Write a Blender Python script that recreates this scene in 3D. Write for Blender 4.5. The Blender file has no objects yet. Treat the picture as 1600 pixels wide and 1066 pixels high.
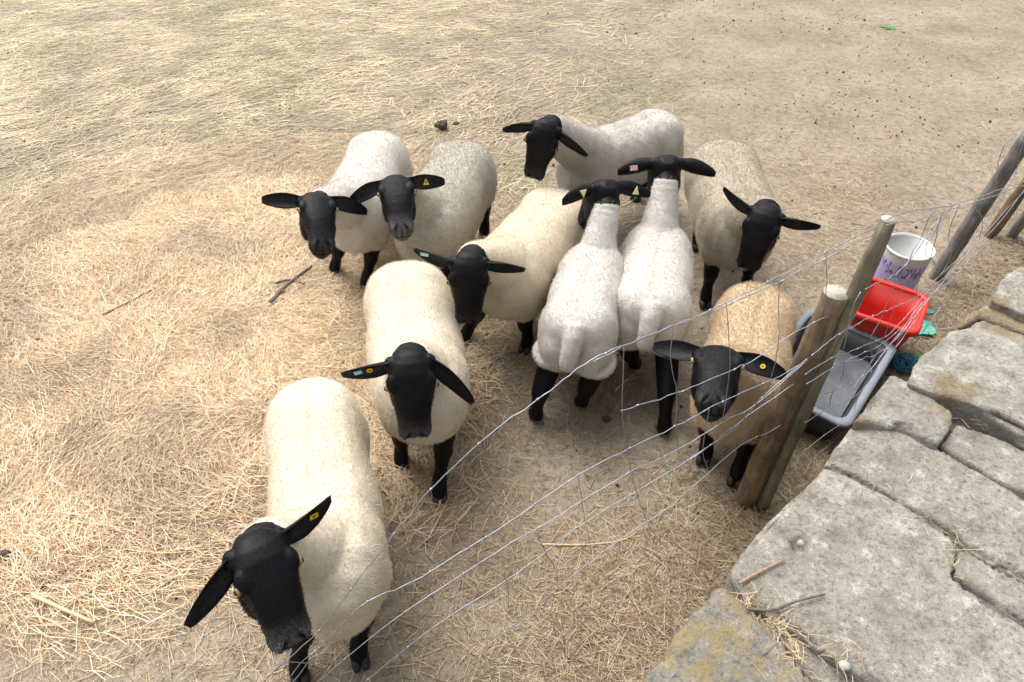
import bpy, bmesh, math, random
import numpy as np
from mathutils import Vector

# ------------------------------------------------------------------ camera
sc = bpy.context.scene
col = sc.collection
F, P, H = 1067.0, math.radians(43.4), 2.5
cam = bpy.data.cameras.new('camera')
cam.sensor_width = 36.0
cam.lens = F / 1600 * 36
cam.clip_start = 0.05
cam.clip_end = 500
cam_o = bpy.data.objects.new('camera', cam)
col.objects.link(cam_o)
cam_o.location = (0, 0, H)
cam_o.rotation_euler = (math.pi / 2 - P, 0, 0)
sc.camera = cam_o

# ------------------------------------------------------------------ light: bright thin overcast
SUN_EL, SUN_AZ = math.radians(62), math.radians(-35)       # azimuth from +Y towards +X
world = bpy.data.worlds.new('World')
sc.world = world
world.use_nodes = True
wn = world.node_tree
sky = wn.nodes.new('ShaderNodeTexSky')
sky.sky_type = 'NISHITA'
sky.sun_disc = False
sky.sun_elevation = SUN_EL
sky.sun_rotation = SUN_AZ
sky.air_density = 0.7
sky.dust_density = 6.0
sky.ozone_density = 0.6
bg = wn.nodes['Background']
bg.inputs[1].default_value = 0.15
hs_ = wn.nodes.new('ShaderNodeHueSaturation')        # thin even cloud: a greyer sky
hs_.inputs['Saturation'].default_value = 0.3
wn.links.new(sky.outputs[0], hs_.inputs['Color'])
wn.links.new(hs_.outputs[0], bg.inputs[0])
sun = bpy.data.lights.new('sun', 'SUN')
sun.energy = 1.15
sun.angle = math.radians(45)
sun.color = (1.0, 0.96, 0.91)
sun_o = bpy.data.objects.new('sun', sun)
col.objects.link(sun_o)
d = Vector((math.sin(SUN_AZ) * math.cos(SUN_EL), math.cos(SUN_AZ) * math.cos(SUN_EL), math.sin(SUN_EL)))
sun_o.rotation_euler = d.to_track_quat('Z', 'Y').to_euler()
sun_o.location = d * 20
sc.view_settings.view_transform = 'Standard'
sc.view_settings.look = 'None'
sc.view_settings.gamma = 1.0
sc.view_settings.exposure = 0.80
sc.cycles.max_bounces = 6

rng = np.random.default_rng(7)
random.seed(7)

# ------------------------------------------------------------------ helpers
def at(px, py, z=0.0):
    """point at height z seen at photo pixel (1600 wide)"""
    x = (px - 800) / F; y = (py - 533) / F
    dv = np.array([x, math.cos(P) - y * math.sin(P), -(math.sin(P) + y * math.cos(P))])
    return np.array([0, 0, H]) + dv * ((z - H) / dv[2])

def ray(px, py):
    x = (px - 800) / F; y = (py - 533) / F
    return np.array([x, math.cos(P) - y * math.sin(P), -(math.sin(P) + y * math.cos(P))])

def proj(p):
    q = np.atleast_2d(np.asarray(p, float)) - np.array([0, 0, H])
    z = q[:, 1] * math.cos(P) - q[:, 2] * math.sin(P)
    u = q[:, 1] * math.sin(P) + q[:, 2] * math.cos(P)
    z = np.maximum(z, 1e-3)
    return 800 + F * q[:, 0] / z, 533 - F * u / z

def nz(v):
    v = np.asarray(v, float)
    return v / (np.linalg.norm(v) + 1e-12)

_lat = np.random.default_rng(3).random((256, 256))
def vnoise(x, y):
    xi = np.floor(x).astype(int); yi = np.floor(y).astype(int)
    fx = x - xi; fy = y - yi
    fx = fx * fx * (3 - 2 * fx); fy = fy * fy * (3 - 2 * fy)
    a = _lat[xi % 256, yi % 256]; b = _lat[(xi + 1) % 256, yi % 256]
    c = _lat[xi % 256, (yi + 1) % 256]; e = _lat[(xi + 1) % 256, (yi + 1) % 256]
    return (a * (1 - fx) + b * fx) * (1 - fy) + (c * (1 - fx) + e * fx) * fy
def fbm(x, y, o=4):
    s = 0; a = .5; t = 0
    for i in range(o):
        s = s + a * vnoise(x * 2**i + 17.3 * i, y * 2**i + 5.1 * i); t += a; a *= .55
    return s / t
def noise3(p, f):
    p = np.asarray(p) * f
    return (vnoise(p[:, 0] + .37 * p[:, 2], p[:, 1] + 40) + vnoise(p[:, 1] + 80, p[:, 2] + .61 * p[:, 0]) + vnoise(p[:, 2] + 9, p[:, 0] + 120 + .3 * p[:, 1])) / 3
def sstep(a, b, x):
    t = np.clip((x - a) / (b - a), 0, 1)
    return t * t * (3 - 2 * t)

def raw_mesh(name, V, Fc, smooth=True):
    me = bpy.data.meshes.new(name)
    me.from_pydata([tuple(v) for v in V], [], [tuple(int(i) for i in f) for f in Fc])
    me.update()
    if smooth:
        me.polygons.foreach_set('use_smooth', [True] * len(me.polygons))
    return me

def link(name, me, parent=None, mat=None, loc=None):
    o = bpy.data.objects.new(name, me)
    col.objects.link(o)
    if mat is not None and me is not None and not me.materials:
        me.materials.append(mat)
    if loc is not None:
        o.location = loc
    if parent is not None:
        o.parent = parent
    return o

def tag(o, label=None, cat=None, group=None, kind=None):
    if label: o['label'] = label
    if cat: o['category'] = cat
    if group: o['group'] = group
    if kind: o['kind'] = kind
    return o

def shift(V, base):
    return np.asarray(V, float) - np.asarray(base, float)

class MB:
    """collects lofts into one vertex / face list"""
    def __init__(s): s.V = []; s.F = []
    def loft(s, rings, cap=True):
        n = len(rings[0]); b = len(s.V)
        for r in rings: s.V.extend([tuple(p) for p in r])
        for i in range(len(rings) - 1):
            for j in range(n):
                k = (j + 1) % n
                s.F.append((b + i * n + j, b + i * n + k, b + (i + 1) * n + k, b + (i + 1) * n + j))
        if cap:
            s.F.append(tuple(b + j for j in reversed(range(n))))
            s.F.append(tuple(b + (len(rings) - 1) * n + j for j in range(n)))
        return s
    def tube(s, pts, rad, n=8):
        pts = [np.asarray(p, float) for p in pts]
        rings = []; prev = None
        for i, p in enumerate(pts):
            t = nz(pts[min(i + 1, len(pts) - 1)] - pts[max(i - 1, 0)])
            if prev is None:
                h = np.array([0, 0, 1.]) if abs(t[2]) < .9 else np.array([1., 0, 0])
                a = nz(np.cross(t, h))
            else:
                a = nz(prev - t * np.dot(prev, t))
            prev = a; b = np.cross(t, a)
            r = rad[i] if hasattr(rad, '__len__') else rad
            rings.append([p + r * (math.cos(q) * a + math.sin(q) * b) for q in np.linspace(0, 2 * math.pi, n, endpoint=False)])
        return s.loft(rings)
    def ellipsoid(s, c, ax, n=16, m=10):
        c = np.asarray(c, float); A, B, C = [np.asarray(a, float) for a in ax]
        rings = []
        for i in range(1, m):
            th = math.pi * i / m
            rings.append([c + A * math.cos(th) + math.sin(th) * (B * math.cos(q) + C * math.sin(q)) for q in np.linspace(0, 2 * math.pi, n, endpoint=False)])
        return s.loft(rings)
    def mesh(s, name, base=(0, 0, 0), smooth=True):
        return raw_mesh(name, shift(s.V, base), s.F, smooth)

def ring(c, A, up, dn, B, n=24, e=2.3):
    """superellipse section: half-axis A sideways, B unit 'up' with up / dn extents"""
    out = []
    for q in np.linspace(0, 2 * math.pi, n, endpoint=False):
        cs, sn = math.cos(q), math.sin(q)
        x = math.copysign(abs(cs)**(2 / e), cs); y = math.copysign(abs(sn)**(2 / e), sn)
        out.append(np.asarray(c) + np.asarray(A) * x + np.asarray(B) * (y * (up if y > 0 else dn)))
    return out

def remesh(V, Fc, vox, smooth_it=4):
    me = raw_mesh('tmp', V, Fc)
    o = bpy.data.objects.new('tmp', me); col.objects.link(o)
    m = o.modifiers.new('r', 'REMESH'); m.mode = 'VOXEL'; m.voxel_size = vox
    s = o.modifiers.new('s', 'SMOOTH'); s.factor = .5; s.iterations = smooth_it
    dg = bpy.context.evaluated_depsgraph_get()
    ev = o.evaluated_get(dg); em = ev.to_mesh()
    n = len(em.vertices); v = np.empty(n * 3); em.vertices.foreach_get('co', v)
    nr = np.empty(n * 3); em.vertices.foreach_get('normal', nr)
    fs = [tuple(p.vertices) for p in em.polygons]
    ev.to_mesh_clear()
    bpy.data.objects.remove(o); bpy.data.meshes.remove(me)
    return v.reshape(-1, 3), fs, nr.reshape(-1, 3)

# ------------------------------------------------------------------ materials
def new_mat(name):
    m = bpy.data.materials.new(name); m.use_nodes = True
    return m, m.node_tree, m.node_tree.nodes['Principled BSDF']
def nd(nt, t, **kw):
    n = nt.nodes.new(t)
    for k, v in kw.items(): setattr(n, k, v)
    return n
def tex_noise(nt, scale, detail=4, rough=.55, coord='Object', vec=None):
    n = nd(nt, 'ShaderNodeTexNoise'); n.inputs['Scale'].default_value = scale
    n.inputs['Detail'].default_value = detail; n.inputs['Roughness'].default_value = rough
    if vec is None:
        c = nd(nt, 'ShaderNodeTexCoord'); vec = c.outputs[coord]
    nt.links.new(vec, n.inputs['Vector'])
    return n
def ramp(nt, src, stops, interp='LINEAR'):
    r = nd(nt, 'ShaderNodeValToRGB'); r.color_ramp.interpolation = interp
    el = r.color_ramp.elements
    while len(el) < len(stops): el.new(.5)
    for e, (p, c) in zip(el, stops):
        e.position = p; e.color = (c[0], c[1], c[2], 1) if hasattr(c, '__len__') else (c, c, c, 1)
    nt.links.new(src, r.inputs[0])
    return r.outputs[0]
def mixc(nt, fac, a, b, mode='MIX'):
    m = nd(nt, 'ShaderNodeMix', data_type='RGBA', blend_type=mode)
    for sock, v in ((m.inputs[0], fac), (m.inputs[6], a), (m.inputs[7], b)):
        if hasattr(v, 'links'): nt.links.new(v, sock)
        elif hasattr(v, '__len__'): sock.default_value = (v[0], v[1], v[2], 1)
        else: sock.default_value = v
    return m.outputs[2]
def bump(nt, bsdf, h, strength=.5, dist=.005, prev=None):
    b = nd(nt, 'ShaderNodeBump'); b.inputs['Strength'].default_value = strength; b.inputs['Distance'].default_value = dist
    nt.links.new(h, b.inputs['Height'])
    if prev is not None: nt.links.new(prev, b.inputs['Normal'])
    nt.links.new(b.outputs[0], bsdf.inputs['Normal'])
    return b.outputs[0]
def attr(nt, name):
    a = nd(nt, 'ShaderNodeAttribute'); a.attribute_name = name
    return a
def simple(name, c, rough=.6, var=.25, scale=30, bumps=.3, dist=.002, metallic=0, spec=.5):
    m, nt, b = new_mat(name)
    n = tex_noise(nt, scale)
    b.inputs['Roughness'].default_value = rough; b.inputs['Metallic'].default_value = metallic
    b.inputs['Specular IOR Level'].default_value = spec
    lo = [x * (1 - var) for x in c]; hi = [min(1, x * (1 + var)) for x in c]
    nt.links.new(ramp(nt, n.outputs[0], [(.3, lo), (.7, hi)]), b.inputs['Base Color'])
    if bumps: bump(nt, b, n.outputs[0], bumps, dist)
    return m

def wool_mats(name, c, dirt, dirt_amt, curl):
    """body material (wool / black face by vertex attribute) and the matching strand material"""
    def wool_colour(nt):
        big = tex_noise(nt, 5.5, 4, .6); fine = tex_noise(nt, 100, 4, .7)
        lo = [x * (.72 if curl else .88) for x in c]; hi = [min(.92, x * 1.12) for x in c]
        base = ramp(nt, fine.outputs[0], [(.32, lo), (.68, hi)])
        f = nd(nt, 'ShaderNodeMath', operation='MULTIPLY'); f.inputs[1].default_value = dirt_amt
        nt.links.new(ramp(nt, big.outputs[0], [(.45, 0.0), (.72, 1.0)]), f.inputs[0])
        base = mixc(nt, f.outputs[0], base, dirt)
        sp = tex_noise(nt, 38, 2, .5)
        base = mixc(nt, ramp(nt, sp.outputs[0], [(.75, 0.0), (.80, .2)]), base, [x * .5 for x in dirt])
        return base
    m, nt, b = new_mat(name)
    wc = wool_colour(nt)
    hn = tex_noise(nt, 160, 3, .6)
    blk = ramp(nt, hn.outputs[0], [(.3, (.0022, .0022, .003)), (.75, (.008, .0075, .0085))])
    mz = attr(nt, 'muzzle')
    mn = tex_noise(nt, 240, 2, .6)
    mzf = nd(nt, 'ShaderNodeMath', operation='MULTIPLY')
    nt.links.new(mz.outputs['Fac'], mzf.inputs[0]); nt.links.new(ramp(nt, mn.outputs[0], [(.35, .15), (.7, 1.0)]), mzf.inputs[1])
    blk = mixc(nt, mzf.outputs[0], blk, (.20, .195, .195))
    a = attr(nt, 'wool')
    en = tex_noise(nt, 70, 3, .6)
    ad = nd(nt, 'ShaderNodeMath', operation='ADD'); nt.links.new(a.outputs['Fac'], ad.inputs[0])
    sb = nd(nt, 'ShaderNodeMath', operation='MULTIPLY_ADD'); nt.links.new(en.outputs[0], sb.inputs[0]); sb.inputs[1].default_value = .5; sb.inputs[2].default_value = -.25
    nt.links.new(sb.outputs[0], ad.inputs[1])
    wf = ramp(nt, ad.outputs[0], [(.36, 0.0), (.62, 1.0)])
    nt.links.new(mixc(nt, wf, blk, wc), b.inputs['Base Color'])
    rr = nd(nt, 'ShaderNodeMapRange'); nt.links.new(wf, rr.inputs[0]); rr.inputs[3].default_value = .5; rr.inputs[4].default_value = .95
    nt.links.new(rr.outputs[0], b.inputs['Roughness'])
    b.inputs['Specular IOR Level'].default_value = .16
    h1 = tex_noise(nt, 75 if curl else 110, 3, .65)
    if curl: h1.inputs['Distortion'].default_value = 1.2
    h2 = tex_noise(nt, 260, 2, .6)
    p = bump(nt, b, h1.outputs[0], .9 if curl else .38, .010)
    bump(nt, b, h2.outputs[0], .35, .003, p)
    for nb_ in [x for x in nt.nodes if x.type == 'BUMP']:      # the bare black coat is smoother than the fleece
        ms = nd(nt, 'ShaderNodeMath', operation='MULTIPLY_ADD'); ms.inputs[1].default_value = nb_.inputs['Strength'].default_value * .75; ms.inputs[2].default_value = nb_.inputs['Strength'].default_value * .25
        nt.links.new(wf, ms.inputs[0]); nt.links.new(ms.outputs[0], nb_.inputs['Strength'])
    m2, nt2, b2 = new_mat(name + '_strand')
    nt2.links.new(wool_colour(nt2), b2.inputs['Base Color'])
    b2.inputs['Roughness'].default_value = .9; b2.inputs['Specular IOR Level'].default_value = .1
    return m, m2
MAT_FUR = simple('black_fur_strand', (.004, .004, .005), .6, .3, 60, 0, spec=.05)
MAT_EYE = simple('eye_amber', (.30, .20, .08), .08, .3, 200, 0)
MAT_PUPIL = simple('eye_pupil', (.004, .004, .004), .08, .1, 10, 0)
MAT_EARSKIN = simple('inner_ear_skin', (.035, .028, .028), .6, .5, 60, .3)
MAT_HOOF = simple('hoof_horn', (.02, .018, .016), .5, .3, 40, .3)
MAT_TAG = {'yellow': simple('tag_yellow', (.75, .55, .02), .4, .12, 60, 0),
           'pale': simple('tag_pale_yellow', (.78, .74, .34), .45, .1, 60, 0),
           'blue': simple('tag_pale_blue', (.38, .68, .74), .4, .1, 60, 0),
           'pink': simple('tag_pale_pink', (.78, .52, .38), .45, .1, 60, 0)}
MAT_TAGINK = simple('tag_ink', (.05, .04, .02), .5, .1, 60, 0)

# ------------------------------------------------------------------ setting: ground
def blob(u, v, cu, cv, ru, rv):
    return np.exp(-(((u - cu) / ru)**2 + ((v - cv) / rv)**2))
def pile_mask(x, y):
    """where the thick golden straw lies (the layout is read off the photograph's ground)"""
    u, v = proj(np.stack([x, y, np.zeros_like(x)], 1))
    m = 1.0 * blob(u, v, 390, 520, 260, 230) + .9 * blob(u, v, 110, 720, 260, 240) + .7 * blob(u, v, 560, 390, 150, 110) + .6 * blob(u, v, 640, 640, 90, 150) + .55 * blob(u, v, 250, 420, 300, 120)
    n = fbm(x * 1.3 + 3, y * 1.3)
    return np.clip(m * (.45 + 1.1 * n), 0, 1.2)
def gheight(x, y):
    x = np.asarray(x, float); y = np.asarray(y, float)
    h = .030 * (fbm(x * .9, y * .9, 3) - .5) + .012 * (fbm(x * 5, y * 5, 3) - .5)
    p = pile_mask(x, y)
    h = h + p * (  .015 + .055 * np.clip(fbm(x * 3.1 + 7, y * 3.1, 3) - .35, 0, 1))
    return h - .012
def gz(p):
    return float(gheight(np.array([p[0]]), np.array([p[1]]))[0])

def build_ground():
    def axis(lo, hi, step, far, k):
        c = list(np.arange(lo, hi + 1e-6, step)); s = step
        a = []; x = lo
        while x > -far: s *= k; x -= s; a.append(x)
        b = []; x = hi; s = step
        while x < far: s *= k; x += s; b.append(x)
        return np.array(a[::-1] + c + b)
    X = axis(-5.5, 5.5, .04, 120, 1.25); Y = axis(.2, 8.0, .04, 120, 1.25)
    gx, gy = np.meshgrid(X, Y)
    z = gheight(gx.ravel(), gy.ravel())
    V = np.stack([gx.ravel(), gy.ravel(), z], 1)
    nx, ny = len(X), len(Y)
    i = np.arange(nx * ny).reshape(ny, nx)
    q = np.stack([i[:-1, :-1], i[:-1, 1:], i[1:, 1:], i[1:, :-1]], -1).reshape(-1, 4)
    me = bpy.data.meshes.new('ground')
    me.vertices.add(len(V)); me.vertices.foreach_set('co', V.ravel())
    me.loops.add(q.size); me.loops.foreach_set('vertex_index', q.ravel())
    me.polygons.add(len(q)); me.polygons.foreach_set('loop_start', np.arange(0, q.size, 4)); me.polygons.foreach_set('loop_total', np.full(len(q), 4))
    me.polygons.foreach_set('use_smooth', [True] * len(q))
    me.update(calc_edges=True)
    pm = np.clip(pile_mask(V[:, 0], V[:, 1]), 0, 1)
    at_ = me.attributes.new('litter', 'FLOAT', 'POINT'); at_.data.foreach_set('value', pm)
    m, nt, b = new_mat('trampled_dirt')
    n1 = tex_noise(nt, 1.6, 5, .6); n2 = tex_noise(nt, 22, 6, .7); n3 = tex_noise(nt, 130, 4, .7)
    c = ramp(nt, n1.outputs[0], [(.3, (.235, .195, .148)), (.55, (.335, .285, .217)), (.75, (.405, .35, .272))])
    c = mixc(nt, ramp(nt, n2.outputs[0], [(.30, .65), (.52, 0.0)]), c, (.135, .105, .072))
    c = mixc(nt, ramp(nt, n2.outputs[0], [(.58, 0.0), (.78, .6)]), c, (.42, .36, .27))
    c = mixc(nt, ramp(nt, n3.outputs[0], [(.28, .7), (.46, 0.0)]), c, (.10, .08, .055))
    c = mixc(nt, ramp(nt, n3.outputs[0], [(.66, 0.0), (.75, .6)]), c, (.52, .46, .37))
    lt = attr(nt, 'litter')
    lf = nd(nt, 'ShaderNodeMath', operation='MULTIPLY'); lf.inputs[1].default_value = .75; nt.links.new(lt.outputs['Fac'], lf.inputs[0])
    lc = ramp(nt, n3.outputs[0], [(.35, (.22, .15, .09)), (.65, (.46, .34, .22))])
    c = mixc(nt, lf.outputs[0], c, lc)
    nt.links.new(c, b.inputs['Base Color'])
    b.inputs['Roughness'].default_value = .95; b.inputs['Specular IOR Level'].default_value = .15
    p = bump(nt, b, n2.outputs[0], .6, .02); bump(nt, b, n3.outputs[0], .6, .006, p)
    o = link('ground', me, None, m); tag(o, kind='structure')
build_ground()

# ------------------------------------------------------------------ straw
def strips(name, pos, ang, length, width, colr, tilt, lift, bend, mat, label, segs=2, kind='stuff'):
    """thin bent stalks: one mesh; every stalk a folded strip of its own"""
    n = len(pos); k = segs + 1
    t = np.linspace(-.5, .5, k)
    dx, dy = np.cos(ang), np.sin(ang)
    V = np.zeros((n, k, 3, 3))
    for i, ti in enumerate(t):
        off = bend * (4 * ti * ti - .5) * length
        cx = pos[:, 0] + dx * ti * length - dy * off
        cy = pos[:, 1] + dy * ti * length + dx * off
        cz = pos[:, 2] + lift + np.sin(tilt) * ti * length + np.abs(bend) * .25 * length * (1 - 4 * ti * ti)
        w = width * (1 - .35 * abs(ti))
        for j, sx in enumerate((-1, 0, 1)):
            V[:, i, j, 0] = cx - dy * sx * w * .5
            V[:, i, j, 1] = cy + dx * sx * w * .5
            V[:, i, j, 2] = cz + (w * .35 if sx == 0 else 0)
    base = (np.arange(n) * k * 3)[:, None]
    qs = []
    for i in range(segs):
        for j in range(2):
            a = i * 3 + j
            qs.append(base + np.array([[a, a + 1, a + 4, a + 3]]))
    q = np.stack(qs, 1).reshape(-1, 4)
    me = bpy.data.meshes.new(name)
    nv = n * k * 3
    me.vertices.add(nv); me.vertices.foreach_set('co', V.reshape(-1))
    me.loops.add(q.size); me.loops.foreach_set('vertex_index', q.ravel())
    me.polygons.add(len(q)); me.polygons.foreach_set('loop_start', np.arange(0, q.size, 4)); me.polygons.foreach_set('loop_total', np.full(len(q), 4))
    me.update(calc_edges=True)
    ca = me.color_attributes.new('tint', 'FLOAT_COLOR', 'POINT')
    cc = np.ones((n, k * 3, 4)); cc[:, :, :3] = colr[:, None, :]
    ca.data.foreach_set('color', cc.reshape(-1))
    o = link(name, me, None, mat)
    return tag(o, label, None, None, kind)

def straw_mat(name, rough=.55):
    m, nt, b = new_mat(name)
    a = attr(nt, 'tint'); n = tex_noise(nt, 60, 2)
    nt.links.new(mixc(nt, .35, a.outputs['Color'], mixc(nt, 1.0, a.outputs['Color'], ramp(nt, n.outputs[0], [(.3, .55), (.7, 1.35)]), 'MULTIPLY')), b.inputs['Base Color'])
    b.inputs['Roughness'].default_value = rough; b.inputs['Specular IOR Level'].default_value = .35
    return m
MAT_STRAW = straw_mat('dry_straw')
MAT_GRASS = straw_mat('short_grass', .6)

def scatter(n, dens, x0=-6.3, x1=6.3, y0=.35, y1=9.8):
    """rejection-sample ground points by dens(x, y, u, v) in 0..1"""
    out = []; got = 0
    while got < n:
        x = rng.uniform(x0, x1, 200000); y = rng.uniform(y0, y1, 200000)
        u, v = proj(np.stack([x, y, np.zeros_like(x)], 1))
        ok = (u > -350) & (u < 1950) & (v > -60) & (v < 1350) & (rng.random(200000) < dens(x, y, u, v)) & ~behind_wall(x, y)
        pts = np.stack([x[ok], y[ok]], 1); out.append(pts); got += len(pts)
    p = np.concatenate(out)[:n]
    return np.concatenate([p, gheight(p[:, 0], p[:, 1])[:, None]], 1)

WALL_A = at(1000, 1066, .83)[:2]; WALL_B = at(1600, 418, .83)[:2]
WALL_D = nz(WALL_B - WALL_A); WALL_N = np.array([-WALL_D[1], WALL_D[0]])       # towards the paddock
def behind_wall(x, y):
    return ((x - WALL_A[0]) * WALL_N[0] + (y - WALL_A[1]) * WALL_N[1]) < .06

PAL_GOLD = np.array([(.64, .46, .27), (.71, .545, .345), (.77, .63, .44), (.54, .37, .20), (.34, .22, .12), (.79, .685, .51)])
PAL_PALE = np.array([(.60, .50, .31), (.68, .58, .38), (.49, .395, .24), (.74, .65, .46), (.33, .26, .15)])
PAL_DULL = np.array([(.46, .34, .20), (.35, .25, .14), (.56, .44, .28), (.22, .15, .085), (.62, .50, .33)])
def cols(pal, n, w=None):
    c = pal[rng.choice(len(pal), n, p=w)] * rng.uniform(.82, 1.15, (n, 1))
    return np.clip(c, 0, .9)
def clump(p, c, f=2.2, lo=.55, hi=1.35):
    k = lo + (hi - lo) * sstep(.3, .7, fbm(p[:, 0] * f + 3, p[:, 1] * f + 8, 3))
    return np.clip(c * k[:, None], 0, .9)

def build_straw():
    # thick golden bedding
    def d1(x, y, u, v): return np.clip(pile_mask(x, y) * 1.15 - .12, 0, 1)
    n = 98000
    p = scatter(n, d1, -3.6, 1.2, .6, 5.0)
    sw = fbm(p[:, 0] * .8, p[:, 1] * .8, 2) * 9
    a = np.where(rng.random(n) < .5, sw + rng.normal(0, .5, n), rng.uniform(0, 6.28, n))
    L = rng.gamma(3.2, .030, n) + .025
    strips('straw_bedding', p, a, L, rng.uniform(.0013, .0028, n), clump(p, cols(PAL_GOLD, n), 2.6, .78, 1.15), rng.normal(0, .13, n), rng.uniform(.002, .028, n), rng.normal(0, .10, n), MAT_STRAW,
           'thick heap of loose golden straw left of the sheep')
    # flattened pale straw across the far left
    def d2(x, y, u, v):
        w = sstep(1150, 350, u) * (.35 + 1.0 * fbm(x * 1.1, y * 1.1, 3)) * sstep(650, 380, v)
        return np.clip(w, 0, 1)
    n = 64000
    p = scatter(n, d2, -6.3, 3.2, 2.2, 9.8)
    a = np.where(rng.random(n) < .55, .55 + rng.normal(0, .35, n) + 1.4 * (fbm(p[:, 0] * .5, p[:, 1] * .5, 2) - .5), rng.uniform(0, 6.28, n))
    L = rng.gamma(4, .032, n) + .04
    strips('flattened_straw', p, a, L, rng.uniform(.0025, .005, n), clump(p, cols(PAL_PALE, n), 4.0, .72, 1.12), rng.normal(0, .05, n), rng.uniform(.001, .012, n), rng.normal(0, .08, n), MAT_STRAW,
           'flattened pale yellow straw covering the far left of the paddock')
    # thin litter on the bare earth
    def d3(x, y, u, v):
        w = .10 + .75 * blob(u, v, 800, 920, 340, 170) * (.4 + fbm(x * 3, y * 3, 3)) + .8 * blob(u, v, 1290, 340, 90, 90) + .5 * blob(u, v, 1250, 720, 140, 110)
        w = w + .55 * blob(u, v, 720, 560, 260, 130) + .5 * blob(u, v, 1050, 900, 160, 130) + .35 * blob(u, v, 800, 330, 300, 90)
        w = w * (.35 + 1.2 * fbm(x * 2.1 + 9, y * 2.1, 3)) * (1 - .75 * blob(u, v, 930, 720, 120, 90)) + .4 * blob(u, v, 150, 1000, 300, 160)
        w = w * (.55 + .45 * sstep(-100, 500, v))
        return np.clip(w, 0, 1)
    n = 52000
    p = scatter(n, d3)
    L = rng.gamma(2.6, .019, n) + .015
    strips('straw_litter', p, rng.uniform(0, 6.28, n), L, rng.uniform(.0012, .0028, n), cols(PAL_DULL, n), rng.normal(0, .07, n), rng.uniform(.001, .010, n), rng.normal(0, .12, n), MAT_STRAW,
           'thin scattered straw litter on the bare trampled earth', 1)
    # chaff: short broken bits everywhere
    n = 45000
    p = scatter(n, lambda x, y, u, v: np.clip((.3 + .7 * fbm(x * 2.4 + 2, y * 2.4, 3)) * sstep(-200, 500, v) * sstep(-200, 500, u), 0, 1))
    strips('straw_chaff', p, rng.uniform(0, 6.28, n), rng.gamma(2.5, .006, n) + .006, rng.uniform(.0012, .003, n), cols(PAL_DULL * rng.choice([.45, 1.0], p=[.4, .6]), n) * rng.choice([.4, 1.0], (n, 1), p=[.35, .65]), rng.normal(0, .1, n), rng.uniform(.001, .006, n), rng.normal(0, .1, n), MAT_STRAW,
           'short broken chaff trodden into the bare earth', 1)
    # brown litter in the strip between fence and wall
    def d4(x, y, u, v):
        s = (x - WALL_A[0]) * WALL_N[0] + (y - WALL_A[1]) * WALL_N[1]
        return np.clip(sstep(.75, .1, s) * (.3 + fbm(x * 3, y * 3, 2)), 0, 1)
    n = 9000
    p = scatter(n, d4, -.3, 4.5, .5, 5.0)
    strips('brown_litter', p, rng.uniform(0, 6.28, n), rng.gamma(3, .020, n) + .02, rng.uniform(.0018, .0035, n), cols(PAL_DULL * .72, n), rng.normal(0, .15, n), rng.uniform(.001, .02, n), rng.normal(0, .14, n), MAT_STRAW,
           'brown dry litter along the foot of the stone wall', 1)
    # short green grass showing through
    def d5(x, y, u, v):
        g = sstep(.56, .72, fbm(x * .9 + 31, y * .9 + 4, 3)) * sstep(420, 250, v) * sstep(1300, 900, u)
        return np.clip(g + .5 * blob(u, v, 930, 110, 60, 40) + .4 * blob(u, v, 40, 480, 80, 120), 0, 1)
    n = 12000
    p = scatter(n, d5, -6.3, 4, 2.0, 9.8)
    gc = np.array([(.16, .22, .07), (.22, .27, .10), (.28, .30, .13)])
    strips('green_grass', p, rng.uniform(0, 6.28, n), rng.uniform(.02, .06, n), rng.uniform(.002, .004, n), cols(gc, n), rng.normal(0, .35, n), rng.uniform(.004, .018, n), rng.normal(0, .15, n), MAT_GRASS,
           'short green grass showing through the far straw')
build_straw()

def build_droppings():
    bm = MB()
    ico = bmesh.new(); bmesh.ops.create_icosphere(ico, subdivisions=1, radius=1)
    iv = np.array([v.co[:] for v in ico.verts]); ifc = [tuple(v.index for v in f.verts) for f in ico.faces]; ico.free()
    def dd(x, y, u, v): return np.clip(.10 + .5 * sstep(.55, .75, fbm(x * 1.2 + 50, y * 1.2, 3)) * sstep(600, 1000, u) + .6 * blob(u, v, 1290, 160, 120, 40), 0, 1)
    p = scatter(900, dd)
    for q in p:
        r = random.uniform(.004, .0085) * (1.6 if random.random() < .08 else 1)
        s = np.array([r, r * random.uniform(.8, 1.3), r * .8]); b = len(bm.V)
        bm.V.extend([tuple(v * s + q + [0, 0, r * .5 + .002]) for v in iv]); bm.F.extend([tuple(b + i for i in f) for f in ifc])
    o = link('sheep_droppings', bm.mesh('sheep_droppings'), None, simple('dung', (.035, .026, .018), .8, .4, 50, .4))
    tag(o, 'small dark droppings scattered over the earth', None, None, 'stuff')
build_droppings()
# ------------------------------------------------------------------ sheep
def on_ray_at_dist(px, py, c, L, near=False):
    """point on the pixel's ray at distance L from c (the lower/farther one unless near)"""
    dv = ray(px, py); o = np.array([0, 0, H]); dv = dv / np.linalg.norm(dv)
    m = o - c; b = m @ dv; q = m @ m - L * L; D = b * b - q
    if D <= 0: 
        p = o - dv * b
        return c + nz(p - c) * L
    t = -b + (-math.sqrt(D) if near else math.sqrt(D))
    return o + dv * t

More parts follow.
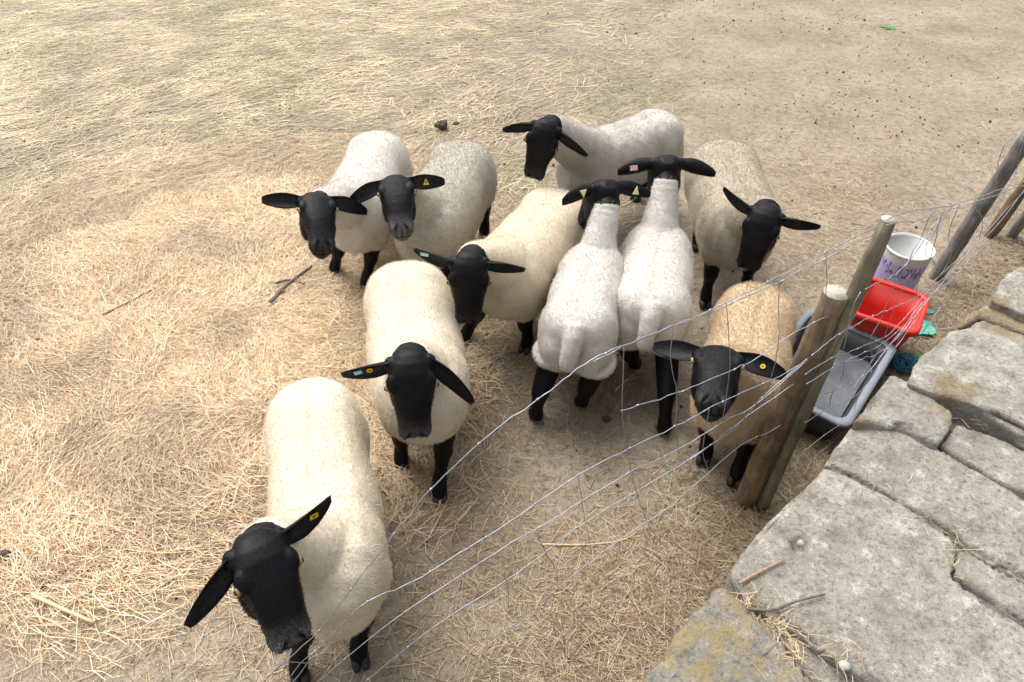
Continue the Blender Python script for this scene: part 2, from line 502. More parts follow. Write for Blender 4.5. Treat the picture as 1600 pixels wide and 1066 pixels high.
def ear_mesh(V, Fc, W, M, base, out, nrm, length, width, droop, tipc=0):
    """a cupped leaf-shaped ear with thickness; out = direction, nrm = face of the cup"""
    out = nz(out); nrm = nz(nrm - out * np.dot(nrm, out)); sd = np.cross(out, nrm)
    K = 12; J = 9
    prof = [.74, .80, .88, .95, 1.0, .99, .95, .89, .80, .70, .57, .34]
    grid = []
    for side in (1, -1):
        rows = []
        for i in range(K):
            t = i / (K - 1)
            c = base + out * length * t + np.array([0, 0, -1]) * droop * length * t * t + nrm * tipc * length * t * t
            w = width * .5 * prof[i]
            cup = .75 * (1 - .65 * t)
            row = []
            for j in range(J):
                s = -1 + 2 * j / (J - 1)
                th = .0045 * (1 - s * s) * (1 - .6 * t) + .0006
                row.append(c + sd * w * s * (1 - .15 * cup * s * s) + nrm * (cup * w * (s * s - .5)) + nrm * side * th)
            rows.append(row)
        grid.append(rows)
    b = len(V)
    for rows in grid:
        for r in rows: V.extend([tuple(p) for p in r])
    n = K * J
    for side in (0, 1):
        for i in range(K - 1):
            for j in range(J - 1):
                a = b + side * n + i * J + j
                f = (a, a + 1, a + J + 1, a + J)
                Fc.append(f if side == 0 else f[::-1])
    for i in range(K - 1):
        for j in (0, J - 1):
            a = b + i * J + j; c2 = a + n
            Fc.append((a, a + J, c2 + J, c2) if j == 0 else (a + J, a, c2, c2 + J))
    for j in range(J - 1):
        a = b + (K - 1) * J + j
        Fc.append((a, a + 1, a + 1 + n, a + n))
    W.extend([0.0] * (2 * n))
    M.extend([.30 * (1 - abs(-1 + 2 * j / (J - 1))**2) * (1 - i / K) for i in range(K) for j in range(J)] + [0.0] * n)
    return sd

SHEEP_N = 0
def make_sheep(label, rump, heading_px, colr, dirt=(.30, .24, .16), dirt_amt=.35, curl=False, L=.82, width=.41, back=.66,
               poll=None, poll_z=.84, nose=None, roll=0.0, face=None, HL=.29, near=False, ears=((0, .15), (0, .15)), feet=None, tail=False,
               tags=(), muzzle=.25, neck_r=.118, nape_grey=0.0, ear_len=.170, rb=.05, seed=0):
    global SHEEP_N
    SHEEP_N += 1
    R = at(rump[0], rump[1], back - .04); R[2] = 0
    hd = at(heading_px[0], heading_px[1], back - .04); hd[2] = 0
    f = nz(hd - R); l = np.array([-f[1], f[0], 0]); up = np.array([0, 0, 1.])
    R = R - f * rb
    s = back / .66; wk = width / .41
    def B(x, y, z): return R + f * (x * L) + l * y + up * (z * s)
    mb = MB()
    secs = [(0.0, .070, .50, .075, .10), (.03, .132, .49, .125, .135), (.09, .178, .475, .162, .165), (.19, .198, .465, .184, .180), (.33, .198, .455, .190, .205),
            (.50, .196, .445, .194, .215), (.64, .196, .448, .196, .215), (.76, .192, .458, .194, .210), (.86, .172, .466, .180, .205), (.94, .135, .462, .145, .170), (1.0, .075, .450, .085, .105)]
    mb.loft([ring(B(x, 0, z), l * hw * wk, u_ * s, d_ * s, up, 28, 2.4) for x, hw, z, u_, d_ in secs])
    for sd in (1, -1):      # thighs and shoulders
        mb.ellipsoid(B(.16, sd * (.085 if tail else .105) * wk, .44 if tail else .41), (f * .125, l * .088, up * .155 * s))
        mb.ellipsoid(B(.80, sd * .105 * wk, .40), (f * .105, l * .075, up * .16 * s))
    # ---- head frame
    pl = at(poll[0], poll[1], poll_z)
    if len(nose) == 3: ns = at(*nose); ns = pl + nz(ns - pl) * HL
    else: ns = on_ray_at_dist(nose[0], nose[1], pl, HL, near)
    a = nz(ns - pl)
    hint = np.array([0, 0, H]) - pl if face is None else np.asarray(face, float)
    n = nz(hint - a * np.dot(hint, a)); sdv = np.cross(a, n)
    cr, sr = math.cos(roll), math.sin(roll)
    n, sdv = n * cr + sdv * sr, sdv * cr - n * sr
    hk = 1.10
    def Hd(u, y, z): return pl + a * (u * HL) + sdv * (y * hk) + n * (z * hk)
    hs = [(-.10, .026, -.036, .018, .028), (-.06, .043, -.026, .028, .048), (.03, .058, -.012, .034, .078), (.15, .068, -.002, .037, .106), (.30, .074, .0, .038, .124), (.42, .069, .0, .040, .124),
          (.55, .060, .0, .039, .110), (.68, .0535, .0, .034, .093), (.80, .051, -.003, .029, .080), (.89, .053, -.009, .026, .070), (.95, .049, -.016, .023, .060), (.99, .038, -.026, .018, .042), (1.02, .019, -.034, .010, .022)]
    hb = MB()
    hb.loft([ring(Hd(u, 0, z), sdv * hw * hk, t * hk, dn * hk, n, 28, 2.25) for u, hw, z, t, dn in hs])
    for sd in (1, -1):
        hb.ellipsoid(Hd(.27, sd * .056, .014), (a * .038, sdv * .026, n * .022))      # brow over the eye
        hb.ellipsoid(Hd(.07, sd * .058, -.022), (a * .030, sdv * .026, n * .026))     # ear root
        hb.ellipsoid(Hd(.91, sd * .028, -.004), (a * .028, sdv * .022, n * .020))     # nostril wing
        hb.ellipsoid(Hd(.40, sd * .050, -.062), (a * .080, sdv * .024, n * .050))     # cheek
    hb.ellipsoid(Hd(.88, 0, -.060), (a * .045, sdv * .036, n * .026))                 # chin
    # ---- neck
    n0 = B(.74, 0, .50); n1 = Hd(.06, 0, -.058)
    mid = (n0 + n1) / 2 + up * .0 + f * .02
    rr = []
    pts = []
    for t in np.linspace(0, 1, 9):
        pts.append(n0 * (1 - t)**2 + 2 * mid * t * (1 - t) + n1 * t * t)
        rr.append(neck_r * (1.28 - .72 * t**.85) + (.0 if t < 1 else -.012))
    mb.tube(pts, rr, 20)
    # ---- legs
    feet = dict(feet or {})
    legs = {}
    dflt = {'fl': (.80, .095), 'fr': (.80, -.095), 'hl': (.10, .10), 'hr': (.10, -.10)}
    for k, (x, y) in dflt.items():
        if k in feet:
            g = at(feet[k][0], feet[k][1], 0.03)
        else:
            g = B(x + (0.03 if k in ('fl', 'hr') else -.04), y, 0)
        g[2] = max(0.0, gz(g)) if True else 0
        top = B(x, y * 1.0, .40)
        # keep the foot within reach of the hip or shoulder
        dv = g[:2] - top[:2]; dl = np.linalg.norm(dv)
        if dl > .24: g[:2] = top[:2] + dv / dl * .24; g[2] = max(0.0, gz(g))
        G = g.copy(); hh = .40 * s
        def at_h(w, z, fw=0): return np.array([top[0] * w + G[0] * (1 - w), top[1] * w + G[1] * (1 - w), G[2] + z]) + f * fw
        if k[0] == 'f':
            ch = [(at_h(1, hh), .070), (at_h(.85, .30, .0), .055), (at_h(.55, .215, .008), .043), (at_h(.5, .180, .012), .041), (at_h(.36, .145, .004), .031), (at_h(.22, .105, 0), .028), (at_h(.08, .066, .002), .034), (at_h(0, .038, .014), .034), (at_h(0, .018, .022), .034)]
        else:
            ch = [(at_h(1, hh), .085), (at_h(.9, .31, .03), .058), (at_h(.55, .235, -.015), .048), (at_h(.42, .200, -.038), .043), (at_h(.30, .155, -.032), .032), (at_h(.18, .11, -.022), .029), (at_h(.06, .066, -.006), .035), (at_h(0, .038, .010), .035), (at_h(0, .018, .020), .034)]
        mb.tube([c for c, _ in ch], [r for _, r in ch], 14)
        legs[k] = [c for c, _ in ch]
    if tail:
        mb.tube([B(.05, 0, .60), B(-.015, 0, .57), B(-.055, .005, .52), B(-.072, .008, .465), B(-.074, .012, .425)], [.042, .036, .033, .030, .018], 12)
    V, Fc, N = remesh(mb.V, mb.F, .0080, 12)
    # ---- markings: fleece (1) against black face and legs (0)
    nd_ = nz(n1 - n0)
    dist_poll = np.linalg.norm(V - Hd(.02, 0, -.04), axis=1)
    wool = sstep(.062, .090, dist_poll + .012 * (noise3(V + seed, 26) - .5))
    for k, ch in legs.items():
        c = np.array(ch); zl = c[:, 2]
        zz = np.clip(V[:, 2], zl.min(), zl.max())
        o_ = np.argsort(zl)
        cx = np.interp(zz, zl[o_], c[o_, 0]); cy = np.interp(zz, zl[o_], c[o_, 1])
        dd = np.hypot(V[:, 0] - cx, V[:, 1] - cy)
        lim = (.265 if k[0] == 'f' else (.325 if tail else .285)) * s + .03 * (noise3(V + seed, 18) - .5)
        black = sstep(.03, -.02, V[:, 2] - lim) * sstep(.115, .085, dd)
        wool = np.minimum(wool, 1 - black)
    if nape_grey:
        dn = (V - n1) @ nd_
        g = sstep(-.20, .0, dn) * nape_grey * (np.linalg.norm(V - n1, axis=1) < .26)
        wool = np.clip(wool - .56 * g * (wool > .5), 0, 1)
    # fleece stands proud of the bare skin and is softly uneven
    nn = noise3(V + seed, 13) - .5
    n2 = noise3(V * [1, 1, 1] + seed, 48) - .5
    disp = wool * (.008 + .010 * nn + .005 * n2) + (1 - wool) * .0015 * n2
    if curl: disp += wool * .008 * (noise3(V + seed, 34) - .5)
    # neck folds
    fold = np.sin(((V - n1) @ nd_) * 190) * np.exp(-(((V - n1) @ nd_ + .07) / .05)**2) * (np.linalg.norm(V - n1, axis=1) < .22)
    disp += wool * fold * .0016 * (.3 + 1.4 * noise3(V + seed, 16))
    # flank hollow, crease behind the shoulder, hip bones, soft partings of the fleece
    bx = ((V - R) @ f) / L; by = (V - R) @ l / wk; bz = V[:, 2] / s
    for sd in (1, -1):
        disp -= .018 * np.exp(-(((bx - .34) / .09)**2 + ((by - sd * .18) / .07)**2 + ((bz - .46) / .12)**2))
        disp -= .010 * np.exp(-(((bx - .67) / .035)**2 + ((by - sd * .17) / .09)**2 + ((bz - .44) / .15)**2))
        disp += .012 * np.exp(-(((bx - .16) / .07)**2 + ((by - sd * .11) / .05)**2 + ((bz - .60) / .05)**2))
    disp -= wool * .006 * np.exp(-(by / .022)**2) * (bz > .56) * (bx > .1) * (bx < .75)
    disp -= wool * .0045 * sstep(.09, 0, np.abs(noise3(V + seed * 2.3, 6.0) - .5)) * noise3(V + seed, 3)
    V = V + N * disp[:, None]
    # ---- the head's fine surface
    HV, HF, HN = remesh(hb.V, hb.F, .0046, 4)
    hu = ((HV - pl) @ a) / HL; hy = (HV - pl) @ sdv / hk; hz = (HV - pl) @ n / hk
    dd_ = .0012 * (noise3(HV + seed, 60) - .5) + .004 * (noise3(HV + seed, 16) - .5)
    mz = sstep(.66, .98, hu + .10 * (noise3(HV + seed, 34) - .5)) * muzzle
    for sd in (1, -1):
        t_ = (hu - .955) * HL; q_ = hy * sd - .021 - .35 * t_
        nost = np.exp(-((t_ / .014)**2 + (q_ / .0055)**2)) * (hz > -.035)
        dd_ -= .011 * nost; mz = mz * (1 - .97 * np.clip(nost * 1.5, 0, 1))
        dd_ -= .009 * np.exp(-(((hu - .315) * HL / .017)**2 + ((hy - sd * .078) / .016)**2 + ((hz - .006) / .013)**2))
        dd_ -= .005 * np.exp(-(((hu - .43) * HL / .030)**2 + ((hy - sd * .066) / .012)**2 + ((hz - .010) / .014)**2))   # tear groove
    mo = np.exp(-((hz + .046 - .05 * (hu - .9)) / .0045)**2) * sstep(.74, .84, hu)
    ph = np.exp(-(hy / .003)**2) * sstep(.95, .985, hu) * (hz > -.046)
    dd_ -= .007 * mo + .004 * ph; mz = mz * (1 - .95 * np.clip(mo + ph, 0, 1))
    HV = HV + HN * dd_[:, None]
    nb0 = len(V)
    V = [tuple(p) for p in V] + [tuple(p) for p in HV]
    Fc = list(Fc) + [tuple(nb0 + q for q in fc) for fc in HF]
    W = list(wool) + [0.0] * len(HV); M = [0.0] * nb0 + list(mz)
    # ---- ears
    ear_info = []
    for sd, (fwd, dr) in zip((1, -1), ears):
        base = Hd(.07, sd * .060, -.020)
        out = nz(sdv * sd + a * fwd + n * -.05)
        nrm = nz(n * .80 + a * .60)
        sw = ear_mesh(V, Fc, W, M, base, out, nrm, ear_len, .078, dr, -.20)
        ear_info.append((base, out, nz(nrm - out * np.dot(nrm, out)), sw, dr))
    base0 = R + f * (L * .5)
    base0[2] = 0
    root = link('sheep', None, None, None, base0)
    tag(root, label, 'sheep', 'black-faced sheep flock')
    me = raw_mesh('sheep_body', shift(V, base0), Fc)
    for nm, val in (('wool', W), ('muzzle', M)):
        t_ = me.attributes.new(nm, 'FLOAT', 'POINT'); t_.data.foreach_set('value', np.array(val, dtype=np.float32))
    m1, m2 = wool_mats('fleece_%s' % '_'.join(label.split()[:3]), colr, dirt, dirt_amt, curl)
    me.materials.append(m1); me.materials.append(m2); me.materials.append(MAT_FUR)
    body = link('body', me, root)
    W = np.array(W)
    vg = body.vertex_groups.new(name='wool')
    vb = body.vertex_groups.new(name='fur')
    for lo in np.linspace(0, 1, 6)[1:]:
        idx = np.where((W > lo - .2) & (W <= lo))[0]
        if len(idx): vg.add([int(i) for i in idx], float(max(0, (lo - .35) / .65)), 'REPLACE')
    idx = np.where(W < .4)[0]
    vb.add([int(i) for i in idx], 1.0, 'REPLACE')
    for nm, grp, cnt, ln, slot, rad in (('fleece', 'wool', HAIR_W, .013 if curl else .010, 2, .0011), ('coat', 'fur', HAIR_B, .008, 3, .0008)):
        if not cnt: continue
        md = body.modifiers.new(nm, 'PARTICLE_SYSTEM'); ps = md.particle_system; st = ps.settings
        st.type = 'HAIR'; st.count = cnt; st.hair_length = ln; st.hair_step = 3; st.render_step = 2; st.display_step = 2
        st.use_advanced_hair = True; st.brownian_factor = (.0016 if curl else .0009) if nm == 'fleece' else .0003
        st.factor_random = .0006; st.normal_factor = (.0024 if curl else .0015) if nm == 'fleece' else .0007; st.tangent_factor = 0
        if nm == 'coat': st.object_align_factor = tuple(a * .0010)
        st.root_radius = 1.0; st.tip_radius = .4; st.radius_scale = rad; st.material = slot; st.use_modifier_stack = False
        st.distribution = 'RAND'
        ps.seed = SHEEP_N * 7
        ps.vertex_group_density = grp
    # ---- cloven hooves
    for k, ch in legs.items():
        c = ch[-1].copy(); c[2] -= .018
        hm = MB()
        for sd in (1, -1):
            q = c + l * sd * .0165
            hm.loft([ring(q + f * fx + up * z_, l * rx, ry, ry, f, 12, 2.4) for z_, fx, rx, ry in ((.0, .012, .0165, .034), (.012, .008, .0165, .032), (.032, .0, .015, .026))])
        link('hoof', hm.mesh('hoof', c), root, MAT_HOOF, c - base0)
    # ---- eyes
    for sd in (1, -1):
        c = Hd(.315, sd * .0735, .010)
        e = MB().ellipsoid(c, (a * .0125, sdv * .0105, n * .0110), 14, 8).mesh('eye', c)
        eo = link('eye', e, root, MAT_EYE, c - base0)
        pc = c + sdv * sd * .0075 + n * .0045
        pm = MB().ellipsoid(pc, (a * .0085, sdv * .0042, n * .0042), 12, 6).mesh('pupil', c)
        link('pupil', pm, eo, MAT_PUPIL)
    for (ei, t, colour, sz, shape) in tags:
        b_, o_, nr_, sw, dr = ear_info[ei]
        fs = sz if shape >= 0 else -sz
        c = b_ + o_ * ear_len * t - np.array([0, 0, 1]) * dr * ear_len * t * t - nr_ * .20 * ear_len * t * t - nr_ * .006
        face_n = nr_ if shape >= 0 else -nr_
        if shape < 0: c = c - nr_ * .006
        c = c + face_n * .006
        ax, ay = o_, np.cross(face_n, o_)
        if abs(shape) == 3: poly = [ax * -.6 + ay * -.6, ax * .6 + ay * -.6, ay * .7]
        elif abs(shape) == 1: poly = [ax * math.cos(q) * .62 + ay * math.sin(q) * .62 for q in np.linspace(0, 6.283, 12, endpoint=False)]
        else: poly = [ax * -.75 + ay * -.5, ax * .75 + ay * -.5, ax * .75 + ay * .5, ax * -.75 + ay * .5]
        k = len(poly); tv = [c + p * sz for p in poly] + [c + p * sz + face_n * .003 for p in poly]
        tf = [tuple(range(k, 2 * k)), tuple(reversed(range(k)))] + [(i, (i + 1) % k, k + (i + 1) % k, k + i) for i in range(k)]
        to = link('ear_tag', raw_mesh('ear_tag', shift(tv, c), tf, False), root, MAT_TAG[colour], c - base0)
        if colour == 'yellow':
            pr = [c + face_n * .0036 + p * sz * .38 for p in poly]
            link('print', raw_mesh('print', shift(pr, c), [tuple(range(k))], False), to, MAT_TAGINK)
    return root

HAIR_W, HAIR_B = 34000, 12000
# ears and tags: first the ear on the picture's left for a sheep that faces us
make_sheep('white-fleeced sheep at the back left, one ear touching its tagged curly neighbour', (592, 208), (528, 335), (.61, .58, .53), dirt_amt=.2, L=.84, width=.38,
           poll=(493, 305), poll_z=.84, nose=(505, 388), near=True, roll=-.15, ears=((-.12, .02), (.10, .20)), feet={'fr': (524, 420), 'fl': (573, 440)}, seed=1)
make_sheep('pale curly sheep second from left at the back, yellow tag in one ear', (727, 224), (645, 352), (.58, .54, .465), dirt_amt=.3, curl=True, L=.88,
           poll=(617, 278), poll_z=.86, nose=(628, 362), near=True, ears=((.22, .25), (-.02, .06)), tags=((1, .45, 'yellow', .024, 3),), muzzle=.9, seed=2)
make_sheep('grey-fleeced sheep standing side-on at the very back, facing left', (1046, 180), (895, 228), (.54, .505, .455), dirt=(.26, .22, .18), dirt_amt=.5, L=.84, width=.36,
           poll=(853, 198), poll_z=.92, nose=(832, 280), roll=.1, ears=((.35, .30), (.35, .30)), neck_r=.125, seed=3)
make_sheep('cream sheep in the middle of the flock with a pale blue ear tag', (880, 300), (770, 415), (.68, .60, .455), dirt=(.5, .38, .22), dirt_amt=.25, L=.80,
           poll=(733, 408), poll_z=.82, nose=(732, 507), ears=((-.18, .02), (.15, .22)), feet={'fl': (825, 535), 'fr': (728, 525), 'hl': (852, 465)}, tags=((0, .72, 'blue', .022, 2),), seed=4)
make_sheep('cream sheep looking straight up at the camera, second nearest', (630, 412), (660, 620), (.68, .61, .485), dirt=(.5, .38, .22), dirt_amt=.2, L=.88,
           poll=(640, 562), poll_z=.88, nose=(650, 686), ears=((.22, .12), (.75, .75)), feet={'fr': (627, 715), 'fl': (686, 765)}, tags=((0, .42, 'yellow', .018, 1), (0, .66, 'blue', .018, 2)), muzzle=.6, seed=5)
make_sheep('big cream sheep nearest the camera, head tilted beside the wire', (478, 600), (505, 850), (.69, .615, .485), dirt=(.55, .42, .24), dirt_amt=.25, L=.92, width=.37,
           poll=(400, 848), poll_z=.90, nose=(462, 1010), roll=-.15, ears=((.70, .25), (-.02, -.12)), feet={'fr': (466, 1040), 'fl': (560, 1015)}, tags=((1, .60, 'yellow', .016, 2),), muzzle=.8, seed=6)
make_sheep('white sheep with its tail to the camera and two pale ear tags', (898, 512), (936, 372), (.61, .58, .53), dirt_amt=.15, L=.66, rb=0, width=.345,
           poll=(946, 284), poll_z=.84, nose=(918, 338, .60), face=(0, .35, 1), ears=((.15, .12), (.15, .12)), feet={'hl': (836, 650), 'hr': (908, 630)}, tail=True,
           tags=((0, .52, 'pale', .030, -3), (1, .35, 'pale', .028, -3)), neck_r=.080, nape_grey=.8, seed=7)
make_sheep('white sheep with its tail to the camera, right of the tagged one', (1020, 480), (1036, 310), (.61, .58, .53), dirt_amt=.15, L=.70, rb=0, width=.365,
           poll=(1042, 246), poll_z=.88, nose=(1028, 300, .64), face=(0, .35, 1), ears=((.1, .16), (.1, .12)), feet={'hl': (992, 570), 'hr': (1038, 672)}, tail=True,
           tags=((1, .55, 'pink', .024, -2),), neck_r=.082, nape_grey=.8, seed=8)
make_sheep('beige crinkly-fleeced sheep at the right, head bowed with ears out', (1132, 222), (1185, 370), (.54, .48, .38), dirt=(.28, .22, .15), dirt_amt=.3, curl=True, L=.88, width=.42,
           poll=(1198, 332), poll_z=.80, nose=(1166, 422), roll=.1, ears=((-.20, -.02), (-.05, .12)), feet={'fr': (1102, 465), 'fl': (1166, 445), 'hr': (1090, 378)}, muzzle=.1, seed=9)
make_sheep('tan yellowish sheep behind the wire beside the wooden post', (1192, 452), (1165, 590), (.56, .43, .28), dirt=(.75, .62, .42), dirt_amt=.4, curl=True, L=.74, width=.35, back=.62,
           poll=(1124, 545), poll_z=.84, nose=(1112, 634), near=True, HL=.26, ears=((-.12, -.02), (.08, .14)), feet={'fr': (1103, 705), 'fl': (1152, 738)},
           tags=((1, .50, 'yellow', .014, 1),), seed=10)

# ------------------------------------------------------------------ stone wall
def stone_mat(name, base, light, dark, yellow=0.0, moss=0.0):
    m, nt, b = new_mat(name)
    n1 = tex_noise(nt, 3.2, 6, .62); n2 = tex_noise(nt, 17, 6, .7); n3 = tex_noise(nt, 75, 5, .7); n4 = tex_noise(nt, 230, 3, .7)
    c = ramp(nt, n1.outputs[0], [(.32, dark), (.5, base), (.68, light)])
    c = mixc(nt, ramp(nt, n2.outputs[0], [(.36, .75), (.50, 0.0)]), c, [x * .52 for x in base])
    c = mixc(nt, ramp(nt, n2.outputs[0], [(.56, 0.0), (.66, .65)]), c, [min(.62, x * 1.45) for x in light])
    c = mixc(nt, ramp(nt, n3.outputs[0], [(.36, .6), (.47, 0.0)]), c, (.10, .095, .085))
    c = mixc(nt, ramp(nt, n3.outputs[0], [(.60, 0.0), (.67, .55)]), c, (.58, .56, .50))
    c = mixc(nt, ramp(nt, n4.outputs[0], [(.30, .5), (.45, 0.0)]), c, (.13, .12, .10))
    if yellow:
        y = tex_noise(nt, 19, 8, .75)
        c = mixc(nt, ramp(nt, y.outputs[0], [(.47, 0.0), (.56, .8)]), c, (.28, .22, .105))
        w = tex_noise(nt, 6.5, 4, .55, vec=None)
        c = mixc(nt, ramp(nt, w.outputs[0], [(.64, 0.0), (.66, .9)]), c, (.62, .58, .50))
    if moss:
        y = tex_noise(nt, 5, 4, .6)
        c = mixc(nt, ramp(nt, y.outputs[0], [(.50, 0.0), (.62, moss)]), c, (.22, .15, .06))
    nt.links.new(c, b.inputs['Base Color'])
    b.inputs['Roughness'].default_value = .93; b.inputs['Specular IOR Level'].default_value = .2
    p = bump(nt, b, n2.outputs[0], .8, .02); p = bump(nt, b, n3.outputs[0], .9, .008, p); bump(nt, b, n4.outputs[0], .4, .003, p)
    return m
ST_GREY = stone_mat('slab_grey', (.335, .312, .265), (.41, .39, .34), (.245, .225, .19))
ST_PALE = stone_mat('slab_pale', (.36, .34, .29), (.46, .44, .38), (.25, .235, .20), 0, .7)
ST_YEL = stone_mat('slab_lichen', (.26, .24, .20), (.33, .31, .27), (.17, .155, .135), 1.0)
ST_BRN = stone_mat('slab_brown', (.27, .215, .13), (.36, .30, .20), (.18, .135, .08), 0, .8)
ST_DARK = stone_mat('wall_stone', (.22, .20, .17), (.31, .29, .25), (.14, .125, .11))
wall_base = np.array([at(1290, 728, .83)[0], at(1290, 728, .83)[1], 0])
wall = tag(link('stone_wall', None, None, None, wall_base), 'low dry-stone wall with big weathered grey slabs along the paddock', 'wall')
def stone(pts, top, thick, mat, label=None, vox=.012, amp=.011, tilt=(0, 0), pix=True, seed=0, hole=None):
    """a slab: outline (photo pixels at its own height, or metres), rounded and roughened"""
    q = [at(u, v, top)[:2] if pix else np.array([u, v]) for u, v in pts]
    c = np.mean(q, axis=0)
    if pix: q = [p + nz(p - c) * .007 for p in q]
    n = len(q)
    V = []; 
    for z in (top, top - thick):
        for p in q:
            V.append((p[0], p[1], z + (p - c) @ np.array(tilt)))
    area = sum(q[i][0] * q[(i + 1) % n][1] - q[(i + 1) % n][0] * q[i][1] for i in range(n))
    Fc = [tuple(range(n)), tuple(reversed(range(n, 2 * n)))] + [(i, n + i, n + (i + 1) % n, (i + 1) % n) for i in range(n)]
    if area < 0: Fc = [f[::-1] for f in Fc]
    V, Fc, N = remesh(V, Fc, vox, 1)
    d = amp * 2.2 * (noise3(V + seed, 4.5) - .5) + amp * 1.3 * (noise3(V + seed, 14) - .5) + amp * .9 * (noise3(V + seed, 38) - .5)
    side = np.abs(N[:, 2]) < .6
    d = d + side * amp * 2.0 * (noise3(V + seed, 9) - .5)
    edge = (np.abs(N[:, 2]) > .2) & (np.abs(N[:, 2]) < .93)
    d = d - edge * amp * 1.6 * sstep(.48, .66, noise3(V + seed, 11))
    V = V + N * d[:, None]
    if hole is not None:
        h = at(hole[0], hole[1], top)
        r = np.hypot(V[:, 0] - h[0], (V[:, 1] - h[1]) * 1.25)
        V[:, 2] -= np.where(N[:, 2] > .3, .035 * sstep(.034, .016, r + .012 * (noise3(V, 40) - .5)), 0)
    cc = np.array([c[0], c[1], top - thick])
    o = link('stone', raw_mesh('stone', shift(V, cc), Fc), wall, mat, cc - wall_base)
    if label: o['label'] = label
    return o
WT = .83
stone([(975, 1095), (1122, 922), (1150, 930), (1182, 965), (1222, 1000), (1262, 1050), (1300, 1110), (1180, 1250), (900, 1200)], WT + .01, .22, ST_YEL, 'slab blotched with yellow and white lichen', seed=1)
stone([(1146, 890), (1180, 845), (1216, 802), (1240, 778), (1262, 762), (1290, 732), (1316, 742), (1370, 772), (1424, 802), (1488, 838), (1500, 862), (1490, 900), (1526, 930), (1600, 980), (1760, 1090), (1900, 1300), (1560, 1300), (1372, 1066), (1282, 1012), (1240, 978), (1172, 932)], WT, .20, ST_GREY, 'largest flat grey slab', seed=2, hole=(1252, 853), amp=.010)
stone([(1294, 727), (1318, 684), (1336, 662), (1412, 668), (1466, 702), (1530, 738), (1600, 778), (1720, 850), (1720, 960), (1600, 902), (1514, 854), (1494, 834), (1426, 797), (1372, 766), (1316, 737)], WT + .006, .20, ST_GREY, None, seed=3, amp=.009)
stone([(1340, 658), (1366, 620), (1394, 586), (1432, 602), (1488, 644), (1484, 664), (1464, 694), (1414, 662)], WT + .035, .23, ST_PALE, None, seed=4)
stone([(1472, 698), (1502, 662), (1560, 684), (1640, 720), (1740, 770), (1740, 850), (1600, 770)], WT + .0, .20, ST_GREY, None, seed=5)
stone([(1500, 858), (1516, 860), (1598, 908), (1720, 970), (1780, 1080), (1602, 972), (1530, 922), (1496, 902)], WT - .004, .18, ST_GREY, None, seed=6, amp=.008)
stone([(1420, 598), (1440, 558), (1490, 520), (1536, 500), (1600, 520), (1720, 560), (1760, 730), (1640, 690), (1543, 640), (1490, 620)], WT + .06, .28, ST_PALE, 'raised pale block with a mossy edge', seed=7, amp=.014)
stone([(1494, 515), (1520, 486), (1545, 474), (1600, 492), (1700, 520), (1700, 552), (1600, 516), (1538, 496)], WT + .045, .28, ST_BRN, 'brown mossy stone', seed=8, amp=.016)
stone([(1548, 468), (1574, 426), (1592, 418), (1680, 425), (1700, 510), (1600, 488)], WT + .08, .30, ST_PALE, None, seed=9)
# rubble bedding in the joint of the front slabs, and the courses below
core = [WALL_A + WALL_D * t - WALL_N * .07 for t in (-2.2, 4.2)]
cq = [core[0], core[1], core[1] - WALL_N * .55, core[0] - WALL_N * .55]
stone([tuple(p) for p in cq], WT - .035, WT + .02, ST_DARK, 'rubble core of the wall', vox=.03, amp=.02, pix=False, seed=10)
x = -2.2
k = 0
for course in range(3):
    x = -2.2 + .1 * course
    while x < 4.1:
        w = random.uniform(.26, .48)
        a0 = WALL_A + WALL_D * (x + .008) - WALL_N * .02; a1 = WALL_A + WALL_D * (x + w - .008) - WALL_N * .02
        b1 = a1 - WALL_N * .2; b0 = a0 - WALL_N * .2
        stone([tuple(a0), tuple(a1), tuple(b1), tuple(b0)], .62 - course * .205, .195, ST_DARK, None, vox=.025, amp=.016, pix=False, seed=20 + k)
        x += w; k += 1
# slabs that continue the coping towards both ends, outside the picture
for t0, t1 in ((-2.2, -1.45), (-1.43, -.75), (-.73, -.12)):
    q = [WALL_A + WALL_D * t0 + WALL_N * .01, WALL_A + WALL_D * t1 + WALL_N * .01, WALL_A + WALL_D * t1 - WALL_N * .5, WALL_A + WALL_D * t0 - WALL_N * .5]
    stone([tuple(p) for p in q], WT, .2, ST_GREY, None, vox=.025, pix=False, seed=50 + t0)
for t0, t1 in ((2.75, 3.4), (3.42, 4.15)):
    q = [WALL_A + WALL_D * t0 + WALL_N * .0, WALL_A + WALL_D * t1 + WALL_N * .0, WALL_A + WALL_D * t1 - WALL_N * .5, WALL_A + WALL_D * t0 - WALL_N * .5]
    stone([tuple(p) for p in q], WT + .05, .25, ST_PALE, None, vox=.025, pix=False, seed=60 + t0)
# ground of the terrace behind the wall
tq = [WALL_A - WALL_D * 30 - WALL_N * .5, WALL_A + WALL_D * 30 - WALL_N * .5, WALL_A + WALL_D * 30 - WALL_N * 30, WALL_A - WALL_D * 30 - WALL_N * 30]
to = link('terrace_ground', raw_mesh('terrace_ground', [(p[0], p[1], z) for z in (WT - .05, -.3) for p in tq], [(3, 2, 1, 0), (0, 1, 5, 4), (1, 2, 6, 5), (2, 3, 7, 6), (3, 0, 4, 7)], False), None, simple('terrace_soil', (.24, .2, .14), .95, .4, 9, .6, .02))
tag(to, kind='structure')

